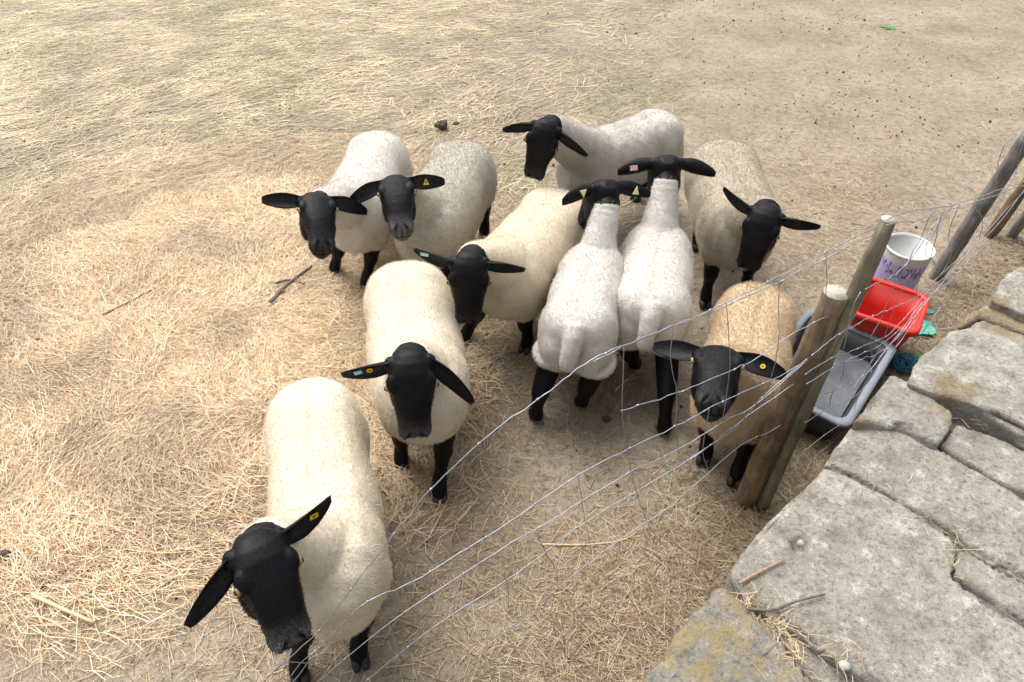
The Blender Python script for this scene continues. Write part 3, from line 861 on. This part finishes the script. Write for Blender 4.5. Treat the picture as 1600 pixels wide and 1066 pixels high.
# ------------------------------------------------------------------ fence
MAT_WIRE = simple('galvanised_wire', (.36, .38, .42), .5, .25, 90, .2, .001, .75)
def wood_mat(name, c, dark, grain=1.0):
    m, nt, b = new_mat(name)
    tc = nd(nt, 'ShaderNodeTexCoord'); mp = nd(nt, 'ShaderNodeMapping'); mp.inputs['Scale'].default_value = (1, 1, .09)
    nt.links.new(tc.outputs['Object'], mp.inputs['Vector'])
    n1 = tex_noise(nt, 60, 6, .65, vec=mp.outputs[0]); n2 = tex_noise(nt, 7, 5, .6); n3 = tex_noise(nt, 45, 4, .7)
    cc = ramp(nt, n1.outputs[0], [(.32, dark), (.52, c), (.72, [x * 1.35 for x in c])])
    cc = mixc(nt, ramp(nt, n2.outputs[0], [(.42, 0.0), (.66, .75)]), cc, [x * .55 for x in dark])
    cc = mixc(nt, ramp(nt, n3.outputs[0], [(.64, 0.0), (.72, .6)]), cc, (.42, .38, .30))
    nt.links.new(cc, b.inputs['Base Color'])
    b.inputs['Roughness'].default_value = .85
    p = bump(nt, b, n1.outputs[0], .7, .006); bump(nt, b, n3.outputs[0], .3, .004, p)
    return m
WOOD_POST = wood_mat('bark_post', (.22, .155, .09), (.10, .065, .038))
WOOD_STAKE = wood_mat('weathered_stake', (.23, .20, .13), (.12, .10, .065))
WOOD_GREY = wood_mat('grey_rail', (.26, .25, .23), (.12, .11, .10))
WOOD_END = wood_mat('sawn_end', (.48, .44, .37), (.30, .27, .22))
PB = at(1178, 786, 0); NEAR2 = at(702, 1062, 0); FAR2 = at(1470, 436, 0)
fb = PB.copy(); fb[2] = 0
fence = tag(link('wire_fence', None, None, None, fb), 'sagging galvanised wire netting fence on wooden posts along the wall', 'fence')
def plane_pt(px, py, o, d2, bulge=None):
    nrm = np.array([d2[1], -d2[0], 0]); dv = ray(px, py); c = np.array([0, 0, H]); off = 0.0
    for it in range(4):
        t = ((o - c) @ nrm + off) / (dv @ nrm)
        p = c + dv * t
        if bulge is None: break
        off = bulge((p - o) @ np.array([d2[0], d2[1], 0]), p[2])
    p[2] = max(p[2], gz(p) + .006)
    return p
ND = nz((NEAR2 - PB)[:2]); FD = nz((FAR2 - PB)[:2])
def near_pt(px, py): return plane_pt(px, py, PB, ND)
FO = np.array([PB[0] + .055, PB[1] - .06, 0]); FE = at(1503, 460, 0); FD = nz((FE - FO)[:2])     # loose netting hangs on the wall side of the posts
def far_pt(px, py): return plane_pt(px, py, FO, FD)
def smooth_line(pts, sub=5, kink=.004):
    pts = [np.asarray(p) for p in pts]; out = []
    n = len(pts)
    for i in range(n - 1):
        p0, p1, p2, p3 = pts[max(i - 1, 0)], pts[i], pts[i + 1], pts[min(i + 2, n - 1)]
        for t in np.arange(sub) / sub:
            out.append(.5 * ((2 * p1) + (p2 - p0) * t + (2 * p0 - 5 * p1 + 4 * p2 - p3) * t * t + (3 * p1 - p0 - 3 * p2 + p3) * t**3))
    out.append(pts[-1])
    out = [p + np.array([0, 0, random.gauss(0, kink)]) if 0 < i < len(out) - 1 else p for i, p in enumerate(out)]
    return out
def wire(name, pts, fn, r=.0015, kink=.0025, knots=True):
    w = smooth_line([fn(*p) for p in pts], 5, kink)
    for p in w: p[2] = max(p[2], gz(p) + .004)
    c = w[0]
    mb = MB().tube(w, r, 6)
    if knots:       # little crimped joints along the wire
        acc = 0
        for i in range(1, len(w)):
            acc += np.linalg.norm(w[i] - w[i - 1])
            if acc > .19:
                acc = random.uniform(0, .05)
                t = nz(w[i] - w[i - 1])
                mb.tube([w[i] - t * .006, w[i], w[i] + t * .006], [.002, .0034, .002], 6)
    return link(name, mb.mesh(name, c), fence, MAT_WIRE, c - fb)
near_lines = [
    [(1384, 346), (1290, 395), (1200, 440), (1110, 485), (1040, 515), (975, 540), (930, 560), (890, 585), (840, 625), (789, 660), (720, 718), (662, 778), (615, 835), (575, 887), (530, 945), (487, 997), (413, 1062), (370, 1100)],
    [(1372, 362), (1290, 404), (1205, 447), (1100, 493), (1010, 526), (925, 566)],
    [(1352, 452), (1294, 493), (1240, 521), (1185, 558), (1138, 582), (1080, 605), (1020, 627), (970, 642)],
    [(1265, 558), (1227, 584), (1170, 609), (1120, 632), (1069, 660), (985, 700), (903, 743), (794, 817), (715, 866), (645, 909), (575, 940), (509, 1001), (461, 1062), (430, 1100)],
    [(1262, 562), (1184, 630), (1138, 655), (1091, 684), (1040, 712), (982, 740), (837, 826), (750, 879), (606, 975), (505, 1060), (470, 1095)],
    [(1240, 600), (1152, 662), (1098, 705), (1008, 760), (925, 809), (794, 905), (684, 975), (575, 1062), (540, 1095)],
    [(1248, 634), (1215, 668), (1159, 695), (1109, 737), (1047, 791), (960, 850), (870, 920), (763, 1010), (702, 1062)],
    [(1262, 560), (1190, 622), (1150, 668), (1100, 702), (1060, 725), (1020, 740)]]
for ln in near_lines: wire('line_wire', ln, near_pt)
near_stays = [[(975, 540), (973, 600), (972, 642), (978, 690), (986, 735), (1000, 790)], [(1052, 511), (1048, 560), (1057, 615), (1057, 665), (1060, 708)],
              [(1135, 474), (1139, 530), (1140, 580), (1130, 650), (1124, 664)], [(1217, 437), (1217, 500), (1215, 545), (1200, 605), (1165, 690)], [(1290, 396), (1292, 440), (1290, 496)],
              [(1185, 595), (1172, 650), (1160, 694)], [(903, 743), (912, 800), (925, 868)], [(838, 826), (846, 850), (868, 890), (872, 918)], [(720, 868), (760, 885), (790, 905), (795, 950)],
              [(1000, 790), (1020, 830), (1045, 870)], [(606, 975), (615, 1000), (625, 1030)], [(1108, 640), (1098, 705), (1108, 738)]]
for ln in near_stays: wire('stay_wire', ln, near_pt, .0012, .004, False)
# the hooked end of the broken strand by the nearest sheep
wire('stay_wire', [(430, 1048), (448, 1035), (480, 1036), (492, 1030), (488, 1022), (470, 1036), (455, 1056)], near_pt, .0014, 0, False)
far_lines = [
    [(1385, 344), (1430, 327), (1492, 320), (1545, 302), (1600, 283), (1660, 262)], [(1385, 352), (1460, 336), (1520, 318), (1600, 290), (1660, 272)],
    [(1268, 556), (1300, 530), (1330, 512), (1365, 492), (1400, 480), (1440, 458), (1470, 430), (1505, 395), (1545, 340), (1590, 270), (1620, 230)],
    [(1258, 585), (1290, 565), (1340, 545), (1385, 525), (1420, 490), (1450, 455), (1490, 420), (1530, 375), (1575, 325), (1615, 285)],
    [(1303, 570), (1340, 562), (1370, 553), (1400, 530), (1425, 500), (1455, 463), (1500, 425), (1545, 380), (1600, 330), (1640, 300)],
    [(1285, 615), (1330, 600), (1360, 578), (1385, 545), (1410, 515), (1440, 475), (1480, 445), (1520, 402), (1560, 370), (1605, 330), (1650, 300)],
    [(1258, 660), (1300, 637), (1345, 612), (1375, 570), (1402, 540), (1430, 500)], [(1255, 705), (1310, 665), (1350, 640), (1385, 600), (1420, 550), (1445, 515), (1470, 480)],
    [(1225, 745), (1300, 692), (1345, 655), (1400, 590), (1440, 535), (1470, 490), (1500, 440)],
    [(1352, 452), (1380, 438), (1405, 424), (1430, 396), (1450, 366), (1475, 335), (1492, 318)], [(1260, 600), (1330, 560), (1380, 536), (1425, 497), (1450, 470), (1500, 410), (1560, 350), (1625, 262)]]
for ln in far_lines: wire('line_wire', ln, far_pt, .0015, .004)
far_stays = [[(1402, 436), (1388, 468), (1376, 500), (1360, 530), (1363, 558), (1352, 580)], [(1422, 430), (1402, 470), (1390, 502), (1374, 545), (1352, 580), (1332, 608)], [(1318, 565), (1315, 590), (1300, 616), (1297, 635)],
             [(1452, 338), (1440, 370), (1424, 398), (1420, 430)], [(1500, 318), (1482, 366), (1486, 400), (1468, 432)], [(1440, 460), (1425, 500), (1405, 530), (1385, 575)], [(1476, 330), (1462, 360), (1446, 392), (1470, 420)],
             [(1610, 200), (1598, 205), (1569, 227), (1540, 250), (1523, 272), (1505, 300), (1490, 318), (1470, 350), (1455, 372)], [(1569, 228), (1560, 252), (1558, 276), (1552, 300)], [(1600, 212), (1592, 250), (1585, 275)], [(1362, 580), (1340, 620), (1335, 645)],
             [(1520, 318), (1535, 345), (1530, 375)], [(1345, 456), (1332, 480), (1325, 512), (1318, 545)], [(1470, 335), (1455, 400), (1435, 440), (1430, 465)]]
for ln in far_stays: wire('stay_wire', ln, far_pt, .0012, .006, False)
def upright(name, base_px, top_px, r0, r1, mat, label, sides=14, end=True, maxz=None, rough=.003):
    b = at(base_px[0], base_px[1], 0)
    zs = np.linspace(.5, 1.6, 111)
    c = [at(top_px[0], top_px[1], z) for z in zs]
    t = min(c, key=lambda p: np.hypot(p[0] - b[0], p[1] - b[1]))
    g0 = b + (b - t) * (.08 / t[2])
    pts = [g0 + (t - g0) * s for s in np.linspace(0, 1, 16)]
    rad = np.linspace(r0, r1, 16)
    mb = MB().tube(pts, rad, sides)
    V = np.array(mb.V); ax = nz(t - g0)
    cen = g0 + ((V - g0) @ ax)[:, None] * ax
    dirs = V - cen
    V = cen + dirs * (1 + (rough / r1) * 3 * (noise3(V, 16)[:, None] - .5) * 2)
    o = link(name, raw_mesh(name, shift(V, b), mb.F), fence, mat, b - fb); o['label'] = label
    if end:
        e = MB().tube([t + ax * .0005, t + ax * .004], [r1 * .97, r1 * .93], sides)
        link('sawn_end', e.mesh('sawn_end', t), o, WOOD_END, t - b)
    return b, t
upright('post', (1166, 778), (1307, 458), .047, .042, WOOD_POST, 'thick brown round post with a pale sawn top')
upright('stake', (1192, 788), (1388, 344), .026, .022, WOOD_STAKE, 'tall thin weathered stake beside the thick post')
upright('post', (1462, 432), (1612, 205), .040, .038, WOOD_GREY, 'grey weathered leaning post at the right edge')
upright('post', (1548, 366), (1650, 222), .036, .034, WOOD_POST, 'brown split post at the right edge')
upright('post', (1580, 368), (1690, 230), .032, .03, WOOD_GREY, 'grey post at the right edge')

# ------------------------------------------------------------------ tubs
def rrect(c, ex, ey, hx, hy, r, z, n=5):
    out = []
    for sx, sy, a0 in ((1, 1, 0), (-1, 1, 90), (-1, -1, 180), (1, -1, 270)):
        for k in range(n):
            q = math.radians(a0 + 90 * k / (n - 1))
            p = c + ex * (sx * (hx - r) + r * math.cos(q)) + ey * (sy * (hy - r) + r * math.sin(q))
            out.append(np.array([p[0], p[1], z]))
    return out
def tub(name, c, ex, hx, hy, h, mat, rim_mat, taper, r, lip, wallt, floor_z, label, cat, z0=0.0):
    """open container: tapered shell with thickness, rolled rim"""
    ex = nz(ex); ey = np.array([-ex[1], ex[0], 0]); base = np.array([c[0], c[1], z0])
    C = np.array([c[0], c[1], 0.])
    R = lambda f, z, rr=r: rrect(C, ex, ey, hx * f[0], hy * f[1], rr, z0 + z)
    o = lambda d: ((hx + d) / hx, (hy + d) / hy)
    tp = lambda z: -taper * (1 - z / h)
    mb = MB()
    mb.loft([R(o(tp(0) - .01), 0), R(o(tp(0)), .008), R(o(tp(h * .5)), h * .5), R(o(tp(h * .93)), h * .93),
             R(o(-wallt), h * .985), R(o(tp(h * .5) - wallt), h * .5), R(o(tp(floor_z) - wallt), floor_z + .012), R(o(tp(floor_z) - wallt - .012), floor_z)])
    root = tag(link(name, None, None, None, base), label, cat)
    link('shell', mb.mesh('shell', base), root, mat)
    rm = MB(); rm.loft([R(o(0.001), h * .90), R(o(lip), h * .90), R(o(lip + .003), h * .95), R(o(lip), h * 1.0), R(o(-wallt * .3), h * 1.005), R(o(-wallt - .002), h * .985), R(o(-wallt - .002), h * .96)], cap=False)
    link('rim', rm.mesh('rim', base), root, rim_mat)
    return root, base, (C, ex, ey)
def plastic(name, c, rough=.35, dust=.0, dustc=(.4, .36, .3)):
    m, nt, b = new_mat(name); n = tex_noise(nt, 14, 5, .65)
    nt.links.new(mixc(nt, ramp(nt, n.outputs[0], [(.4, 0.0), (.75, dust)]), c, dustc), b.inputs['Base Color'])
    nt.links.new(ramp(nt, n.outputs[0], [(.3, rough), (.7, min(1, rough + .3))]), b.inputs['Roughness'])
    return m
P_BLACK = plastic('black_plastic', (.03, .033, .040), .35, .3, (.16, .16, .16)); P_RIM = plastic('highlight_rim', (.20, .23, .28), .5, .5, (.26, .27, .30))  # rim: highlight on the trough's dark plastic, put into a paler blue-grey colour
P_RED = plastic('red_plastic', (.62, .022, .016), .35, .25, (.40, .10, .06)); P_WHITE = plastic('white_plastic', (.74, .75, .74), .4, .35, (.55, .52, .44))
TZ = .20
ca, cb, cc_ = at(1256, 486, TZ), at(1414, 526, TZ), at(1340, 648, TZ)
ex = nz(cb - ca); cy_ = cb - cc_
hx = np.linalg.norm(cb - ca) / 2; hy = np.linalg.norm(cy_) / 2
cen = (ca + cc_) / 2
eY = nz(cy_)
exx = nz(np.array([eY[1], -eY[0], 0]))
tr, tb, (tC, tX, tY) = tub('feed_trough', cen, exx, abs((cb - ca) @ exx) / 2 * .93, hy, TZ, P_BLACK, P_RIM, .035, .05, .014, .016, .03, 'black rectangular plastic trough with grey rim behind the wooden posts', 'trough', gz(cen) - .004)
m, nt, b_ = new_mat('trough_water'); n_ = tex_noise(nt, 9, 4, .6)
nt.links.new(ramp(nt, n_.outputs[0], [(.35, (.09, .10, .115)), (.7, (.15, .16, .175))]), b_.inputs['Base Color']); b_.inputs['Roughness'].default_value = .22
hw_ = abs((cb - ca) @ exx) / 2 * .93
wv = rrect(tC, tX, tY, hw_ - .045, hy - .045, .04, tb[2] + .075)
link('water', raw_mesh('water', shift(wv, tb), [tuple(range(len(wv)))], False), tr, m)
RZ = .30
ra, rb, rc, rd = at(1363, 430, RZ), at(1444, 453, RZ), at(1424, 508, RZ), at(1337, 492, RZ)
cen = (ra + rb + rc + rd) / 4
eY = nz((ra + rb) / 2 - (rc + rd) / 2); exx = np.array([eY[1], -eY[0], 0])
rt, rbase, (rC, rX, rY) = tub('red_tub', cen, exx, .155, .165, RZ, P_RED, P_RED, .045, .05, .012, .008, .015, 'bright red plastic tub between the black trough and white bucket', 'tub', gz(cen) - .004)
fv = rrect(rC, rX, rY, .112, .122, .04, rbase[2] + .035)
link('feed_dregs', raw_mesh('feed_dregs', shift(fv, rbase), [tuple(range(len(fv)))], False), rt, simple('feed_dregs', (.20, .10, .05), .9, .4, 40, .5, .01))
# white bucket
BZ = .33
bc = at(1424, 381, BZ); br = np.linalg.norm(at(1384, 373, BZ) - at(1463, 388, BZ)) / 2
bb = np.array([bc[0], bc[1], gz(bc) - .004])
bucket = tag(link('bucket', None, None, None, bb), 'white plastic bucket with worn purple print behind the red tub', 'bucket')
def circ(r, z): return [np.array([bc[0] + r * math.cos(q), bc[1] + r * math.sin(q), bb[2] + z]) for q in np.linspace(0, 2 * math.pi, 36, endpoint=False)]
mb = MB(); mb.loft([circ(br * .84, 0), circ(br * .85, .005), circ(br * .97, BZ * .96), circ(br * .955, BZ * .985), circ(br * .83, .03), circ(br * .80, .02)])
link('shell', mb.mesh('shell', bb), bucket, P_WHITE)
rm = MB(); rm.loft([circ(br * .965, BZ * .95), circ(br * 1.0, BZ * .95), circ(br * 1.012, BZ * .975), circ(br * .99, BZ * 1.0), circ(br * .955, BZ * 1.0), circ(br * .95, BZ * .96)], cap=False)
link('rim', rm.mesh('rim', bb), bucket, P_WHITE)
m, nt, b_ = new_mat('bucket_print')
tc = nd(nt, 'ShaderNodeTexCoord'); sx = nd(nt, 'ShaderNodeSeparateXYZ'); nt.links.new(tc.outputs['Object'], sx.inputs[0])
mp = nd(nt, 'ShaderNodeMapping'); mp.inputs['Scale'].default_value = (1, 1, .35); nt.links.new(tc.outputs['Object'], mp.inputs['Vector'])
nA = tex_noise(nt, 75, 2, .5, vec=mp.outputs[0]); nB = tex_noise(nt, 24, 4, .65)
rowm = ramp(nt, sx.outputs[2], [(.185, 0.0), (.19, 1.0), (.262, 1.0), (.268, 0.0)])
letters = mixc(nt, 1.0, ramp(nt, nA.outputs[0], [(.50, 0.0), (.52, 1.0)]), rowm, 'MULTIPLY')
c = mixc(nt, ramp(nt, sx.outputs[2], [(.10, .9), (.24, .75), (.29, .15)]), (.72, .70, .74), (.38, .36, .70))
c = mixc(nt, letters, c, (.12, .11, .36))
c = mixc(nt, ramp(nt, nB.outputs[0], [(.56, 0.0), (.66, .8)]), c, (.70, .68, .70))
nt.links.new(c, b_.inputs['Base Color']); b_.inputs['Roughness'].default_value = .5
lb = MB(); lb.loft([circ(br * (.85 + .12 * z / (BZ * .96)) + .0012, z) for z in np.linspace(.06, .30, 7)], cap=False)
link('printed_band', lb.mesh('printed_band', bb), bucket, m)

# ------------------------------------------------------------------ small things
def lump(name, c, r, mat, label, cat, seed=0, flat=.7, amp=.35, sub=3):
    bm = bmesh.new(); bmesh.ops.create_icosphere(bm, subdivisions=sub, radius=1)
    V = np.array([v.co[:] for v in bm.verts]); Fc = [tuple(v.index for v in f.verts) for f in bm.faces]; bm.free()
    V = V * (1 + amp * 2 * (noise3(V + seed * 3.1 + 5, 1.7)[:, None] - .5) + amp * (noise3(V + seed + 9, 4.5)[:, None] - .5))
    V = V * np.array([r, r * .85, r * flat])
    V[:, 2] -= V[:, 2].min() + .003
    return tag(link(name, raw_mesh(name, V, Fc), None, mat, c), label, cat)
DUNG = simple('dung_clod', (.075, .055, .038), .9, .5, 45, .8, .006)
def gp(px, py): p = at(px, py, 0); p[2] = gz(p); return p
lump('dung_clod', gp(692, 200), .050, DUNG, 'dark brown dung clod lying behind the two left sheep', 'dung', 1, .75, .75, 4)
lump('dung_clod', gp(712, 192), .028, DUNG, 'flat smaller crumb of dung right beside the big clod', 'dung', 4, .4, .7)
lump('dung_clod', gp(12, 872), .026, DUNG, 'black dung lump at the left edge of the straw', 'dung', 2)
lump('dung_clod', gp(948, 655), .020, DUNG, 'small dung lump behind the tail-on white sheep', 'dung', 3)
def stick(name, px, r, mat, label, cat, z=None, taper=.6, lift=.0):
    pts = []
    for q in px:
        p = at(q[0], q[1], z if z is not None else 0)
        p[2] = (z if z is not None else gz(p)) + r * 1.0
        if z is None: p[2] += lift
        pts.append(p)
    w = smooth_line(pts, 4, 0); c = w[0]
    mb = MB().tube(w, list(np.linspace(r, r * taper, len(w))), 8)
    return tag(link(name, mb.mesh(name, c), None, mat, c), label, cat)
STK = simple('old_stick', (.13, .105, .08), .85, .4, 80, .6, .003); STW = simple('stout_stalk', (.62, .47, .27), .55, .2, 60, .3); TWO = simple('orange_twig', (.34, .22, .145), .8, .3, 80, .5)
stick('stick', [(425, 482), (450, 455), (490, 425)], .012, STK, 'old grey stick half buried in straw near the left sheep', 'stick', lift=.022)
stick('stick', [(432, 452), (455, 446), (478, 452)], .007, STK, 'short dark stick crossing the grey one in the straw', 'stick', lift=.026)
stick('stick', [(165, 500), (205, 480), (242, 462)], .005, STK, 'thin dark stick lying on the straw at the left', 'stick', lift=.026)
stick('straw_stalk', [(57, 936), (105, 958), (152, 978)], .008, STW, 'stout pale stalk at the lower left', 'stalk', None, .8, .02)
stick('straw_stalk', [(848, 848), (910, 849), (968, 843), (995, 830)], .0045, STW, 'long pale stalk on the earth below the wire', 'stalk', None, .6)
stick('twig', [(1154, 913), (1190, 893), (1225, 876)], .0045, TWO, 'straight orange-brown twig on the grey slab', 'twig', WT + .010)
stick('twig', [(1168, 952), (1205, 955), (1240, 942), (1262, 936), (1288, 930)], .0045, STK, 'curved dark twig on the grey slab', 'twig', WT + .013)
lump('pebble', at(1248, 850, WT - .035) + np.array([0, 0, .004]), .016, simple('white_pebble', (.62, .58, .50), .7, .15, 60, .4), 'white pebble sitting in the hole of the big slab', 'pebble', 5, .8, .15)
lump('pebble', at(1318, 1042, WT + .0), .014, simple('pale_pebble', (.38, .36, .32), .8, .15, 60, .4), 'pale pebble in the rubble joint between the front slabs', 'pebble', 6, .6, .25)
# straw caught on the wall
def wall_straw():
    pts = []
    for (u, v, su, sv, n) in ((1205, 978, 34, 34, 60), (1235, 1008, 34, 34, 60), (1168, 936, 26, 22, 40), (1290, 1040, 70, 40, 40), (1520, 655, 60, 22, 22), (1497, 862, 14, 40, 12), (1370, 768, 60, 30, 10), (1450, 815, 60, 30, 10)):
        for _ in range(n):
            pts.append(at(random.gauss(u, su * .5), random.gauss(v, sv * .5), WT + .004))
    p = np.array(pts); n = len(p)
    strips('wall_straw', p, rng.uniform(0, 6.28, n), rng.gamma(3, .009, n) + .012, rng.uniform(.0010, .0022, n), cols(PAL_DULL, n), rng.normal(0, .12, n), rng.uniform(.0, .01, n), rng.normal(0, .1, n), MAT_STRAW, 'wisps of straw caught in the joints of the wall slabs')
wall_straw()
# litter by the wall: teal scrap, blue net, leaves
def scrap(name, c, r, mat, label, cat, seed):
    """crumpled sheet with thickness"""
    n = 14; V = []; Fc = []
    g = np.linspace(-1, 1, n)
    for s in (0, 1):
        for i in g:
            for j in g:
                rr = 1 - .18 * (abs(i * j))
                z = .45 * r * (noise3(np.array([[i * 1.3 + seed, j * 1.3, seed]]), 1.6)[0]) + .25 * r * noise3(np.array([[i * 3 + seed, j * 3, 2.]]), 1.5)[0]
                V.append((i * r * rr, j * r * .8 * rr, z + s * .002))
    for s in (0, 1):
        for i in range(n - 1):
            for j in range(n - 1):
                a_ = s * n * n + i * n + j; f = (a_, a_ + n, a_ + n + 1, a_ + 1); Fc.append(f if s else f[::-1])
    return tag(link(name, raw_mesh(name, V, Fc), None, mat, c), label, cat)
TEAL = simple('teal_cloth', (.10, .42, .33), .8, .25, 30, .4)
scrap('cloth_scrap', gp(1437, 514), .075, TEAL, 'crumpled teal scrap on the litter beside the wall', 'scrap', 3)
scrap('cloth_scrap', gp(1450, 486), .026, TEAL, 'tiny teal scrap beyond the larger one', 'scrap', 8)
nb = gp(1412, 574); nb[2] += .045
mb = MB()
for k in range(26):
    a1 = nz(rng.normal(size=3)); a2 = nz(np.cross(a1, rng.normal(size=3))); r_ = .055 * random.uniform(.75, 1.05)
    mb.tube([nb + np.array([1.25, .95, .8]) * r_ * (a1 * math.cos(q) + a2 * math.sin(q)) for q in np.linspace(0, random.uniform(3, 6), 14)], .0028, 5)
tag(link('net_bundle', mb.mesh('net_bundle', nb), None, simple('blue_twine', (.03, .22, .36), .5, .4, 60, .2), nb), 'tangled bundle of blue net twine by the wall foot', 'net')
def leafy(name, c, n, size, label, colr):
    mb = MB(); root = tag(link(name, None, None, None, c), label, 'plant')
    mt = simple(name + '_leaf', colr, .5, .3, 40, .3)
    for k in range(n):
        q = k * 2.4 + random.random(); el = random.uniform(.25, .9); o_ = np.array([math.cos(q) * math.cos(el), math.sin(q) * math.cos(el), math.sin(el)]); w_ = np.array([-math.sin(q), math.cos(q), 0])
        Ls = size * random.uniform(.7, 1.1); V = []
        for t, ww in ((0, .06), (.25, .32), (.55, .40), (.8, .24), (1, .02)):
            p = o_ * Ls * t - np.array([0, 0, 1]) * .35 * Ls * t * t
            V += [p - w_ * Ls * ww * .7, p - np.array([0, 0, .06 * Ls]), p + w_ * Ls * ww * .7]
        Fc = [(3 * i + j, 3 * i + j + 1, 3 * i + j + 4, 3 * i + j + 3) for i in range(4) for j in range(2)]
        link('leaf', raw_mesh('leaf', V, Fc), root, mt)
    return root
leafy('weed', gp(1432, 562), 9, .075, 'bright green weed growing between blue net and wall', (.10, .26, .03))
leafy('weed', gp(1462, 545), 6, .04, 'small green weed at the wall foot beside the mossy stone', (.09, .16, .04))
leafy('weed', gp(1388, 42), 8, .10, 'lone green weed on bare earth far at the upper right', (.12, .24, .05))
